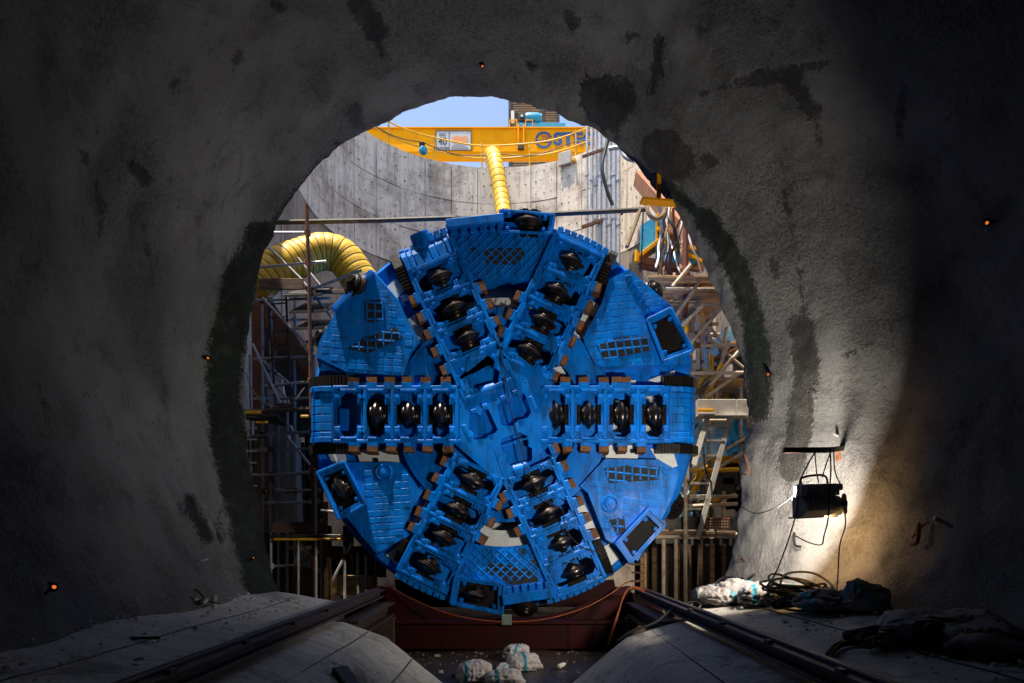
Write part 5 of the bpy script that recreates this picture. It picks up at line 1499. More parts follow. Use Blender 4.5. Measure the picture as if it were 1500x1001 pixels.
for i in range(8):
    t = i / 7.5; MB().tube([pix(393.5 + 10 * t, 446 + 150 * t, 12.8), pix(419.5 + 7.5 * t, 444 + 150 * t, 12.8)], .014, 6).build("rung", DARKST, ls)
for i in range(8):                                        # the second ladder, at the edge of the opening
    MB().tube([pix(362, 610 + i * 17, 12.2), pix(376, 610 + i * 17, 12.2)], .016, 6).build("rung", STEEL, ls)
hplank(ls, "toe_board", 379, 444, 408, 424, 12.7, .05, WOOD)
hplank(ls, "toe_board", 457, 520, 424, 430, 12.9, .05, WOOD)
b_ = MB().bar(pix(455, 425, 12.7), pix(525, 398, 13.5), .22, .05); b_.build("plank", WOOD, ls)
def deck(parent, nm, cor, th, m):
    a = [pix(*c) for c in cor]; mb = MB()
    mb.add(a + [p + Vector((0, 0, -th)) for p in a], [(0, 1, 2, 3), (7, 6, 5, 4), (0, 4, 5, 1), (1, 5, 6, 2), (2, 6, 7, 3), (3, 7, 4, 0)])
    return fix_normals(mb.build(nm, m, parent))
for i in range(4):                                        # dark grating treads climbing to the right
    f = i * 24
    deck(ls, "grating_deck", [(415 + f * .35, 432 + f, 12.6), (470 + f * .3, 430 + f, 12.6), (488 + f * .2, 420 + f, 14.2), (440 + f * .3, 420 + f, 14.2)], .05, DARKST)
deck(ls, "deck_board", [(360, 600, 12.2), (452, 596, 12.2), (452, 600, 13.6), (362, 603, 13.6)], .04, WOOD)
deck(ls, "deck_board", [(360, 606, 12.0), (405, 606, 12.0), (420, 622, 12.3), (360, 612, 13.0)], .04, DARKST)
for x0, x1_, y0, y1 in ((358, 382, 602, 606), (440, 452, 608, 612), (374, 392, 617, 620)):
    hplank(ls, "end_strap", x0, x1_, y0, y1, 11.95, .03, YRAIL)
hplank(ls, "toe_board", 398, 476, 765, 781, 12.5, .05, mat("red_brown_board", (.13, .07, .055), (.09, .05, .04), rough=.85, scale=9))
hplank(ls, "toe_board", 450, 478, 688, 703, 13.0, .05, WOOD)
hplank(ls, "deck_edge", 395, 505, 783, 788, 12.3, .6, DARKST); hplank(ls, "deck_edge", 400, 505, 788.5, 792, 12.2, .05, YRAIL)
hplank(ls, "upright_board", 473, 480, 735, 905, 12.7, .04, WOOD); hplank(ls, "upright_board", 478, 485, 815, 900, 12.5, .05, PLY); hplank(ls, "upright_board", 372, 394, 612, 780, 14.2, .05, WOOD)

fr = thing("thrust_stand", pix(400, 600, 14.3), "rust-orange steel thrust frame with dark openings behind the left scaffold", "stand")
def rplate(parent, nm, pts, Y, th, m, holes=()):
    mb = MB(); mb.plate([[(pix(x, y, Y).x, pix(x, y, Y).z) for x, y in lp] for lp in [pts] + list(holes)], Y, Y + th); return mb.build(nm, m, parent)
rplate(fr, "post", [(368, 440), (382, 432), (386, 600), (370, 600)], 14.0, .2, ORUST)
rplate(fr, "diagonal_beam", [(380, 428), (392, 432), (458, 528), (458, 556), (398, 488), (380, 470)], 14.1, .16, ORUST)
rplate(fr, "knee_plate", [(384, 510), (402, 490), (432, 510), (455, 540), (455, 560), (432, 538), (414, 506), (403, 512), (396, 540), (386, 530)], 14.2, .14, ORUST)
rplate(fr, "back_plate", [(375, 440), (460, 520), (460, 640), (372, 640)], 15.0, .1, DARKST)
rplate(fr, "base_plate", [(390, 546), (412, 552), (418, 590), (392, 592)], 14.3, .1, SHAFTC)

dk = thing("shade_boards", pix(420, 900, 15.3), "dark boards added for shade behind the lower left scaffold", "shoring")  # dark boards added where the lower left lies in shade
for i, x in enumerate(range(362, 474, 14)):
    hplank(dk, "board", x, x + 13.4, 640 + 4 * (i % 3), 900, 15.3 + .03 * (i % 2), .05, DARKST if i % 2 else mat("dark_board", (.05, .04, .032), (.03, .025, .02), rough=.9))
for i, x in enumerate(range(470, 566, 16)):
    hplank(dk, "board", x, x + 15.4, 770 + 30 * (i % 2), 846, 13.9 + .03 * (i % 2), .05, mat("dark_green_board", (.055, .055, .03), (.035, .035, .022), rough=.9))
bl = thing("concrete_stub", pix(415, 760, 15), "mossy concrete stub wall with sunlit patches in its colour behind the left scaffold", "wall")
rplate(bl, "face", [(388, 620), (424, 622), (432, 640), (436, 770), (388, 770)], 14.6, .4, concrete("mossy_concrete", (.34, .33, .27), (.50, .49, .45), (.07, .085, .045)))  # pale tone stands in for the sun on this wall
wx = thing("timber_box", pix(440, 905, 13.4), "broken timber box with white debris under the left scaffold deck", "box")
hplank(wx, "side", 428, 464, 832, 870, 13.4, .06, WOOD); hplank(wx, "side", 420, 462, 800, 806, 13.3, .3, PLY); hplank(wx, "side", 485, 545, 845, 872, 12.6, .5, PLY)
mb = MB(); 
for i in range(14):
    p = pix(438 + random.uniform(0, 24), 806 + random.uniform(0, 20), 13.2 + random.uniform(0, .2)); a = Vector((random.uniform(-1, 1), random.uniform(-1, 1), random.uniform(-1, 1))).normalized(); b = a.orthogonal().normalized(); c = a.cross(b)
    mb.box(p, a * .09, b * .06, c * .03, .01)
o = mb.build("debris", WHITEM, wx); o["kind"] = "stuff"
tag(MB().tube(smooth_path([pix(360, 545, 11.8), pix(372, 575, 11.9), pix(395, 594, 12), pix(425, 592, 12.1), pix(446, 568, 12.2)], 6), .012, 5).build("rope", ROPE), "pale rope slung below the left scaffold ladder", "rope")

# ------------------------------------------------------------------ right scaffold
rs_ = thing("scaffold", pix(1040, 900, 13.5), "sunlit tube scaffold with boards and steep stair right of the cutterhead", "scaffold")
tubes(rs_, "standard", [[(1004, 295, 13.4), (1004, 480, 13.4)]], .055, mat("red_primer_tube", (.22, .07, .05), (.16, .05, .04), rough=.7, scale=9))
tubes(rs_, "standard", [[(1004, 478, 13.4), (1004, 500, 13.4)]], .058, YRAIL)
tubes(rs_, "standard", [[(1004, 700, 12.7), (1004, 905, 12.7)], [(1022, 420, 13.6), (1022, 560, 13.6)], [(1038, 470, 14), (1038, 700, 14)], [(1085, 560, 14), (1085, 680, 14)], [(1066, 500, 14.6), (1052, 590, 14.6)], [(972, 790, 13), (972, 905, 13)], [(990, 790, 13), (990, 905, 13)], [(1036, 700, 14), (1036, 800, 14)], [(1060, 720, 13.6), (1060, 800, 13.6)], [(1050, 560, 15), (1040, 590, 15)], [(1096, 400, 14), (1096, 690, 14)]], .038, TANT)
tubes(rs_, "brace", [[(1030, 405, 13.2), (985, 470, 13.2)], [(1060, 440, 14), (1005, 510, 14)], [(1000, 515, 13.4), (1060, 448, 13.4)], [(1040, 565, 13.4), (1090, 505, 13.4)], [(1034, 582, 13.6), (1086, 545, 13.6)], [(1028, 700, 13.8), (1095, 660, 13.8)], [(1010, 690, 13.8), (1095, 640, 13.8)], [(1030, 600, 14), (1068, 500, 14)], [(1064, 480, 14), (1048, 590, 14)], [(1020, 480, 14.2), (1090, 540, 14.2)], [(1040, 480, 14.4), (1075, 520, 14.4)], [(985, 420, 13), (1012, 388, 13)], [(998, 478, 13.1), (1030, 448, 13.1)]], .034, TANT)
tubes(rs_, "ledger", [[(975, 423, 13.3), (1060, 424, 13.3)], [(1000, 447, 13.4), (1065, 446, 13.4)], [(1020, 507, 13.6), (1090, 505, 13.6)], [(1012, 547, 13.4), (1092, 546, 13.4)], [(1030, 616, 13.2), (1070, 616, 13.2)], [(1008, 728, 13.2), (1080, 727, 13.2)], [(1008, 742, 13.1), (1080, 738, 13.1)], [(1015, 475, 14), (1052, 475, 14)], [(960, 787, 13), (1080, 783, 12.9)]], .036, TANT)
tubes(rs_, "guard_tube", [[(1014, 690, 13.6), (1082, 688, 13.6)], [(1018, 570, 13.8), (1040, 540, 13.8)], [(1024, 600, 13.7), (1058, 534, 13.7)], [(1042, 520, 13.9), (1042, 590, 13.9)], [(1012, 712, 13.9), (1040, 680, 13.9)], [(1008, 730, 13.8), (1032, 690, 13.8)], [(1022, 685, 13.9), (1022, 720, 13.9)], [(1008, 744, 13.9), (1078, 725, 13.9)], [(983, 752, 13.6), (983, 790, 13.6)], [(1010, 520, 14), (1022, 498, 14)]], .045, YRAIL)
# soffits of the boarded lifts, seen from below
def boards(parent, x0, x1_, yf, yb, Yf, Yb, n, m, gap=.15):
    for i in range(n):
        t0, t1 = i / n, (i + 1 - gap) / n
        Ya, Yb2 = Yf + (Yb - Yf) * t0, Yf + (Yb - Yf) * t1
        z = pix(0, yf, Yf).z
        xa, xb = pix(x0, 0, Yf).x, pix(x1_, 0, Yf).x
        mb = MB(); mb.box(((xa + xb) / 2 + random.uniform(-.05, .05), (Ya + Yb2) / 2, z), ((xb - xa) / 2, 0, random.uniform(-.012, .012)), (0, (Yb2 - Ya) / 2, 0), (0, 0, .022), .004); mb.build("board", m, parent)
boards(rs_, 952, 1062, 405, 0, 13.0, 15.6, 10, PLY); boards(rs_, 990, 1075, 428, 0, 13.3, 16.2, 12, PLY); boards(rs_, 1040, 1100, 556, 0, 13.6, 15.0, 5, PLY)
deck(rs_, "stair_soffit", [(1010, 470, 14.2), (1064, 408, 14.2), (1072, 424, 15), (1018, 488, 15)], .04, PLY)
deck(rs_, "board", [(1040, 527, 14.2), (1096, 500, 14.2), (1098, 512, 15.5), (1042, 540, 15.5)], .05, ORUST)
deck(rs_, "board", [(1052, 508, 14.2), (1096, 494, 14.2), (1098, 502, 14.9), (1056, 517, 14.9)], .05, YELLOW)
GBEAM = mat("scuffed_grey_beam", (.55, .52, .47), (.42, .39, .34), rough=.6, scale=5, dirt=(.22, .11, .06), dscale=5, dlo=.58, dhi=.7)
hplank(rs_, "lift_beam", 1022, 1078, 585, 606, 12.9, .16, GBEAM); hplank(rs_, "lift_beam", 1022, 1096, 606.5, 610, 12.8, .3, GBEAM); hplank(rs_, "lift_beam", 1079, 1100, 585, 612, 13.0, .2, GBEAM)
hplank(rs_, "end_strap", 1022, 1046, 599, 603, 12.78, .03, YELLOW)
for a, b in (((1036, 612), (1016, 682)), ((1069, 612), (1022, 790))):
    MB().bar(pix(*a, 12.9), pix(*b, 12.7), .09, .04, up=(0, 1, 0)).build("stair_string", GBEAM, rs_)
for i, (xa, xb, y) in enumerate(((1036, 1066, 624), (1030, 1060, 646), (1026, 1054, 668), (1014, 1048, 708), (1008, 1042, 727), (1003, 1034, 746))):
    MB().bar(pix(xa, y, 12.9), pix(xb, y, 12.9), .14, .035).build("tread", GBEAM, rs_)
hplank(rs_, "cross_girder", 1046, 1090, 668, 678, 14.2, .2, YELLOW); hplank(rs_, "cross_girder", 1040, 1090, 672, 684, 14.5, .2, ORUST); hplank(rs_, "cross_girder", 1056, 1090, 655, 667, 14.9, .2, YELLOW)
hplank(rs_, "fascia_board", 975, 1030, 757, 776, 12.9, .05, DARKST); hplank(rs_, "fascia_board", 1026, 1030, 755, 777, 12.84, .05, GBEAM)
hplank(rs_, "rusty_plate", 1031, 1070, 759, 775, 12.85, .04, RUST)
for i in range(8):
    for j in range(3):
        hplank(rs_, "plate_slot", 1034.5 + i * 4.3, 1037 + i * 4.3, 763 + j * 4, 764.6 + j * 4, 12.845, .02, GBEAM, 0)
hplank(rs_, "deck_edge", 958, 1078, 778, 783, 12.7, .8, WOOD); hplank(rs_, "deck_edge", 960, 1078, 789, 797, 13.0, .6, DARKST)
for x in (1012, 1026, 1040, 1054, 1068):
    hplank(rs_, "packing", x, x + 4, 789.5, 799, 12.95, .05, STEEL)
# dark timber shoring under the deck
sh = thing("shoring", pix(1010, 900, 14), "dark timber shoring below the right scaffold deck", "shoring")
for i, x in enumerate(range(938, 1075, 17)):
    hplank(sh, "post", x, x + 7, 795, 905, 14.2 + .15 * (i % 2), .12, WOOD if i % 3 else PLY)
hplank(sh, "sheeting", 930, 1080, 790, 905, 14.7, .05, DARKST)  # dark sheet added for the black void behind the posts
hplank(sh, "strut", 944, 947, 810, 872, 12.3, .06, PLY)
for i in range(5): MB().tube([pix(925, 815 + i * 12, 13.2), pix(945, 815 + i * 12, 13.2)], .02, 6).build("rung", WOOD, sh)
nt_ = thing("debris_net", pix(1060, 700, 16.5), "light blue sheeting hung behind the right scaffold stair", "sheet")
def cloth(parent, cor, m, seed):
    N1 = 12; vs = []
    a, b, c, d = [pix(*q) for q in cor]
    for i in range(N1 + 1):
        for j in range(N1 + 1):
            s, t = i / N1, j / N1; p = (a * (1 - s) + b * s) * (1 - t) + (d * (1 - s) + c * s) * t
            vs.append(p + Vector((0, .18 * mnoise.noise(Vector((i * .5, j * .35, seed))), 0)))
    mb = MB(); mb.add(vs, [(i * (N1 + 1) + j, i * (N1 + 1) + j + 1, (i + 1) * (N1 + 1) + j + 1, (i + 1) * (N1 + 1) + j) for i in range(N1) for j in range(N1)], True)
    return mb.build("sheet", m, parent)
SHEET = mat("pale_blue_sheet", (.26, .66, .90), (.62, .86, .96), rough=.5, scale=5, bump=.4, bscale=8)
cloth(nt_, [(1030, 512, 15.0), (1110, 436, 15.0), (1110, 512, 14.3), (1034, 540, 14.3)], SHEET, 1)
cloth(nt_, [(1024, 612, 15.0), (1110, 612, 15.0), (1110, 668, 14.3), (1014, 690, 14.3)], SHEET, 4)
cloth(nt_, [(1058, 622, 14.7), (1110, 612, 14.7), (1110, 656, 14.2), (1066, 664, 14.2)], TARP, 8)
cloth(nt_, [(992, 712, 15.2), (1034, 700, 15.2), (1034, 762, 14.5), (990, 762, 14.5)], SHEET, 12)
pm = thing("site_pump", pix(1055, 752, 14.6), "dark machinery heaped on the right scaffold deck behind the stair", "machine")
for x, y, w, h, m_ in ((1050, 720, .35, .3, DARKST), (1068, 735, .3, .22, BLACKP), (1056, 748, .25, .18, WHITEM), (1064, 700, .2, .2, DARKST), (1030, 745, .16, .2, mat("green_steel", (.06, .1, .07), rough=.6)), (1064, 728, .2, .06, YELLOW)):
    mb = MB(); mb.box(pix(x, y, 14.4), (w, 0, .02), (0, .25, 0), (-.02, 0, h), .05); mb.build("casing", m_, pm)
MB().tube(smooth_path([pix(1030, 655, 12.6), pix(1034, 690, 12.6), pix(1050, 720, 13), pix(1062, 725, 13.4)], 6), .018, 5).build("lead", CABLE, pm)

# extra members of the right scaffold: inner row of standards, ledgers, yellow guard tubes
tubes(rs_, "standard", [[(1048, 430, 15.4), (1048, 790, 15.4)], [(1072, 470, 15.6), (1072, 790, 15.6)], [(1026, 440, 15.2), (1026, 790, 15.2)], [(1012, 520, 14.8), (1012, 760, 14.8)], [(988, 400, 15), (988, 470, 15)]], .036, TANT)
tubes(rs_, "ledger", [[(1000, 530, 15.2), (1096, 530, 15.2)], [(1000, 575, 15.2), (1096, 574, 15.2)], [(1000, 640, 15.2), (1096, 640, 15.2)], [(1000, 705, 15.2), (1092, 705, 15.2)], [(1000, 490, 15.2), (1084, 490, 15.2)]], .034, TANT)
tubes(rs_, "guard_tube", [[(1012, 556, 15), (1094, 556, 15)], [(1012, 656, 15), (1094, 652, 15)], [(1030, 640, 14.9), (1060, 600, 14.9)], [(1024, 540, 14.8), (1080, 600, 14.8)], [(1050, 690, 14.6), (1092, 640, 14.6)], [(1000, 760, 14.6), (1050, 700, 14.6)]], .042, YRAIL)
tubes(rs_, "brace", [[(1010, 640, 15.1), (1060, 560, 15.1)], [(1040, 640, 15.3), (1094, 570, 15.3)], [(1015, 705, 15), (1075, 640, 15)]], .03, WOOD)
for x0, x1_, y0, y1, Y, m_ in ((1030, 1094, 578, 583, 15.4, PLY), (1012, 1040, 560, 566, 14.9, ORUST), (1040, 1096, 690, 697, 15, PLY), (1014, 1050, 733, 739, 14.4, ORUST), (1050, 1096, 690, 696, 15.0, ORUST)):
    hplank(rs_, "plank", x0, x1_, y0, y1, Y, .3, m_)
tubes(ls, "ledger", [[(372, 470, 14.2), (456, 468, 14.2)], [(372, 585, 14), (456, 583, 14)], [(380, 720, 13.6), (470, 718, 13.6)], [(384, 830, 13), (470, 828, 13)]], .026, STEEL)
tubes(ls, "standard", [[(432, 430, 14.2), (432, 900, 14.2)], [(408, 620, 13.8), (408, 900, 13.8)]], .028, STEEL)
def crossing(a, b):
    (x1_, y1, Y1), (x2, y2, Y2) = a; (x3, y3, Y3), (x4, y4, Y4) = b
    d = (x1_ - x2) * (y3 - y4) - (y1 - y2) * (x3 - x4)
    if abs(d) < 1e-6: return None
    t = ((x1_ - x3) * (y3 - y4) - (y1 - y3) * (x3 - x4)) / d; u = ((x1_ - x3) * (y1 - y2) - (y1 - y3) * (x1_ - x2)) / d
    if 0 <= t <= 1 and 0 <= u <= 1:
        Ya, Yb = Y1 + (Y2 - Y1) * t, Y3 + (Y4 - Y3) * u
        if abs(Ya - Yb) < .65: return (x1_ + (x2 - x1_) * t, y1 + (y2 - y1) * t, (Ya + Yb) / 2)
    return None
for par in (ls, rs_):
    T = TUBES[par.name]; n_c = 0
    for i, (na, pa, ra) in enumerate(T):
        if na != "standard": continue
        for nb, pb, rb in T:
            if nb == "standard": continue
            for k in range(len(pa) - 1):
                for l in range(len(pb) - 1):
                    q = crossing((pa[k], pa[k + 1]), (pb[l], pb[l + 1]))
                    if q and n_c < 70:
                        n_c += 1; MB().box(pix(*q), (.05, 0, 0), (0, .06, 0), (0, 0, .055), .015).build("coupler", RUST if n_c % 3 else STEEL, par)
# ================================================================== small things in the tunnel
def wall_at(px, py, inset=0.0):
    """where the ray through a photo pixel meets the tunnel lining, and the inward normal there"""
    lo, hi = 1.0, YM
    d = pix(px, py, 1.0) - CAM
    prev = None
    for i in range(900):
        Y = 1.0 + i * (YM - 1.0) / 899
        p = CAM + d * Y
        th = math.atan2(p.z - TC[1], p.x - TC[0]); r = math.hypot(p.x - TC[0], p.z - TC[1])
        if r >= tunnel_r(th, Y) - inset: break
    n = Vector((-math.cos(th), 0, -math.sin(th)))
    dy = (tunnel_r(th, Y + .05) - tunnel_r(th, Y - .05)) / .1
    n = (n + Vector((0, -dy, 0)) * -1 * -1).normalized() if False else (n - Vector((0, -dy, 0))).normalized()
    return p, n

GLOW = emit("target_glow", (1.0, 0.20, 0.05), .45)  # emission given to the reflectors for their orange shine
for px, py, lab in ((706, 91, "small round survey target with glowing orange reflector on the tunnel crown"), (1455, 325, "small orange-lit survey target on the upper right tunnel wall"), (300, 525, "small orange-lit survey target on the left rim beside the dark band"),
                    (70, 867, "small orange-lit survey target low on the far left wall"), (366, 821, "small orange-lit survey target low on the left rim near the bench"), (1130, 549, "small orange-lit survey target beside the right rim moss"), (1089, 821, "small orange-lit survey target low on the right rim above the sacks")):
    p, n = wall_at(px, py)
    t = thing("survey_target", p, lab, "survey target", "survey targets on the tunnel lining")
    view = (CAM - p).normalized(); ax = (view * .8 + n * .5).normalized(); c = p + n * .05
    small = .35 if px in (1089, 366) else .55
    mb = MB(); mb.lathe(c, ax, [(.001, -.03), (.05 * small, -.03), (.055 * small, 0), (.05 * small, .02), (.035 * small, .024), (.033 * small, .012)], 16); mb.build("housing", BLACKP, t)
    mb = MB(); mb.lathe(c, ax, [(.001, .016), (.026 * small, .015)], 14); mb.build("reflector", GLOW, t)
    mb = MB(); mb.tube([p - n * .03, c - ax * .02], .018 * small, 8); mb.build("stem", BLACKP, t)
    mb = MB(); mb.box(c + Vector((-.03, 0, .05)) * small, (.035 * small, 0, 0), (0, .03 * small, 0), (0, 0, .018 * small), .006); mb.build("hood", BLACKP, t)

# ---- floodlight hanging on a red arm, lit, facing the wall and the cutterhead
pF, nF = wall_at(1205, 735)
YF = pF.y - 1.05
def F(px, py, d=0.0): return pix(px, py, YF + d)
arm = thing("wall_bracket", F(1232, 660), "red-brown steel arm with white code on the right wall", "bracket")
mb = MB(); pw_, nw_ = wall_at(1234, 657); mb.bar(F(1148, 660, .0), F(1212, 659.5, .02), .05, .055, ch=.004); ab = mb.build("bar", mat("red_oxide_bar", (.13, .03, .022), (.09, .022, .018), rough=.65, scale=18), arm)
mb = MB(); mb.bar(F(1212, 659.5, .02), pw_, .05, .055, ch=.004); mb.build("bar", ab.data.materials[0], arm)
pa_, na_w = wall_at(1231, 640); pb_, nb_w = wall_at(1231, 676)
mb = MB(); mb.bar(pa_ + na_w * .03, pb_ + nb_w * .03, .07, .03, up=na_w, ch=.004); mb.build("wall_plate", RUST, arm)
mb = MB(); mb.tube([pa_, pa_ + na_w * .12], .016, 8); mb.build("anchor", STEEL, arm)
q = F(1191.5, 662.3, -.014); text("lettering", "ES12510", (q.x, q.y, q.z), .048, WHITEM, arm, .0015, .0006)
fl = thing("floodlight", F(1203, 768), "black ribbed floodlight lit and hanging from the red arm", "floodlight")
fx = Vector((.93, 0.36, .05)).normalized(); fz = Vector((.08, .0, 1)).normalized(); fz = (fz - fx * fz.dot(fx)).normalized(); fy = fz.cross(fx).normalized()
c0 = F(1197, 718, .02); 
FS = 1.12
def FB(cx_, cz_, cy_, hx, hz, hy, nm, m_, ch=.01):
    mb = MB(); mb.box(c0 + (fx * cx_ + fz * cz_ + fy * cy_) * FS, fx * hx * FS, fy * hy * FS, fz * hz * FS, ch); return mb.build(nm, m_, fl)
FBODY = mat("floodlight_body", (.36, .38, .42), (.46, .48, .52), rough=.42, scale=14)
FB(0, 0, .02, .20, .055, .06, "gear_box", FBODY)
for i in range(13): FB(-.185 + i * .031, 0, -.05, .006, .052, .022, "cooling_fin", FBODY, .002)
prof = [(-.235, -.06, 0), (-.20, -.10, -.03), (-.20, -.16, -.05), (-.20, -.21, -.04), (-.17, -.245, 0)]
mb = MB(); vs = []
sec = [(-.055, -.02), (-.085, -.07), (-.125, -.105), (-.185, -.10), (-.235, -.05), (-.245, .07), (-.055, .07)]
for sx in (-.225, .225):
    for z, y in sec: vs.append(c0 + (fx * sx + fz * z + fy * y) * FS)
m_ = len(sec)
mb.add(vs, [(j, (j + 1) % m_, m_ + (j + 1) % m_, m_ + j) for j in range(m_)] + [tuple(range(m_)), tuple(m_ + j for j in reversed(range(m_)))]); fix_normals(mb.build("reflector_case", FBODY, fl))
for i in range(11): FB(-.19 + i * .038, -.115, -.102, .004, .05, .008, "case_rib", FBODY, .002)
FB(0, -.245, .05, .24, .008, .06, "rim", FBODY, .003)
FB(.20, .02, -.07, .022, .03, .02, "hinge", FBODY)
p0_, p1_ = c0 + (fx * .17 + fz * -.04 + fy * -.14) * FS, c0 + (fx * .18 + fz * -.23 + fy * -.14) * FS
mb = MB(); mb.lathe(p0_, (p1_ - p0_), [(.012, 0), (.022, .02), (.026, .09), (.026, .13), (.023, .19), (.012, .21)], 12); mb.build("plug", CREAM, fl)
pm_ = p0_.lerp(p1_, .46); mb = MB(); mb.lathe(pm_, (p1_ - p0_), [(.027, -.025), (.030, -.02), (.030, .025), (.027, .03)], 12); mb.build("plug_collar", mat("plug_blue", (.01, .06, .3), rough=.45), fl)
mb = MB(); mb.tube(smooth_path([c0 + fx * -.16 + fz * .03 + fy * .03, c0 + fx * -.16 + fz * .12 + fy * .05, c0 + fz * .15 + fy * .05, c0 + fx * .16 + fz * .14 + fy * .05, c0 + fx * .18 + fz * .03 + fy * .03], 5), .012, 6); mb.build("yoke", RUST, fl)
lens_c = c0 + (fz * -.15 + fy * .078) * FS
mb = MB(); mb.box(lens_c, fx * .2, fy * .004, fz * .085); mb.build("lens", emit("flood_lens", (1, .78, .52), 14), fl)
ld = bpy.data.lights.new("flood_beam", 'AREA'); ld.shape = 'RECTANGLE'; ld.size = .52; ld.size_y = .36; ld.energy = 118; ld.color = (1.0, .89, .74); ld.spread = math.radians(166)
lo = bpy.data.objects.new("flood_beam", ld); COL.objects.link(lo); lo.parent = fl
aim = Vector((-.38, .87, .31)).normalized()
lo.location = lens_c + fy * .02 - ORIG[fl.name]; lo.rotation_euler = aim.to_track_quat('-Z', 'Y').to_euler()
l2 = bpy.data.lights.new("added_wall_glow", 'AREA'); l2.shape = 'RECTANGLE'; l2.size = .36; l2.size_y = .2; l2.energy = 17; l2.color = (1.0, .56, .22)   # added second light for the amber glow on the wall
lo2 = bpy.data.objects.new("added_wall_glow", l2); COL.objects.link(lo2); lo2.parent = fl
lo2.location = c0 + (fz * -.20 + fx * .06 + fy * .10) * FS - ORIG[fl.name]; lo2.rotation_euler = Vector((.66, .58, -.40)).to_track_quat('-Z', 'Y').to_euler()

# cords of the floodlight
for i, (pts, r, lab) in enumerate((
    ([(1198, 657, -.03), (1188, 672, -.05), (1176, 695, -.05), (1170, 712, -.08), (1168, 745, -.08), (1160, 775, .05), (1150, 805, .15), (1135, 842, .2), (1120, 862, .2)], .011, "black flex from the red arm down past the floodlight to the sacks"),
    ([(1216, 656, -.03), (1217, 690, -.06), (1215, 720, -.1), (1213, 760, -.1), (1207, 785, .02), (1203, 798, .1), (1185, 795, .15), (1165, 785, .15)], .011, "black flex tied round the floodlight and curling below it"),
    ([(1231, 768, -.06), (1230, 800, .05), (1227, 850, .12), (1224, 880, .12)], .010, "straight black flex hanging from the white plug"),
    ([(1172, 715, -.04), (1155, 732, .1), (1130, 747, .3), (1105, 752, .6), (1085, 742, 1.0)], .009, "thin black flex sagging from the floodlight to the tunnel mouth"),
    ([(1193, 656, -.03), (1196, 690, -.02), (1199, 707, 0)], .009, "short black tie between arm and floodlight, left"),
    ([(1219, 656, -.03), (1212, 675, -.02), (1204, 700, 0)], .009, "short black tie between arm and floodlight, middle"),
    ([(1221, 656, -.03), (1223, 690, -.04), (1232, 712, -.02)], .009, "short black tie between arm and floodlight, right"))):
    pw3 = [F(*p) for p in pts]
    if 'white plug' in lab: pw3 = [p1_ + Vector((0, 0, .02)), p1_ - Vector((0, 0, .12))] + pw3[1:]
    tag(MB().tube(smooth_path(pw3, 6), r * .68, 6).build("flex", CABLE), lab, "cable", "flexes of the floodlight")
# hooks and bars left in the wall
for pts, r, m_, lab in (([(1094, 668), (1100, 690), (1096, 697), (1088, 693)], .012, RUST, "bent rusty hook on the right rim of the opening"), ([(1350, 770), (1348, 795), (1340, 800)], .02, RUST, "short rusty bar end in the dark right wall"),
                        ([(1340, 790), (1358, 770), (1364, 768)], .012, RUST, "thin bent bar beside the bar end in the right wall"), ([(1166, 782), (1167, 800), (1175, 803)], .014, BLACKP, "small black hook on the wall below the floodlight")):
    P_ = []
    for x, y in pts:
        p, n = wall_at(x, y); P_.append(p + n * .03)
    tag(MB().tube(smooth_path(P_, 4), r, 6).build("wall_hook", m_), lab, "hook")
p, n = wall_at(1395, 772)
tag(MB().tube([p, p + n * .18], .02, 8).build("wall_bolt", STEEL), "grey bolt end sticking out of the dark right wall", "bolt")
for (x0, y0, x1_, y1, lab) in ((288, 826, 299, 823, "thin pale rod stuck in the left wall"), ):
    p, n = wall_at(x0, y0); q, _ = wall_at(x1_, y1)
    tag(MB().tube([p + n * .05, q + n * .05], .008, 6).build("rod", STEEL), lab, "rod")

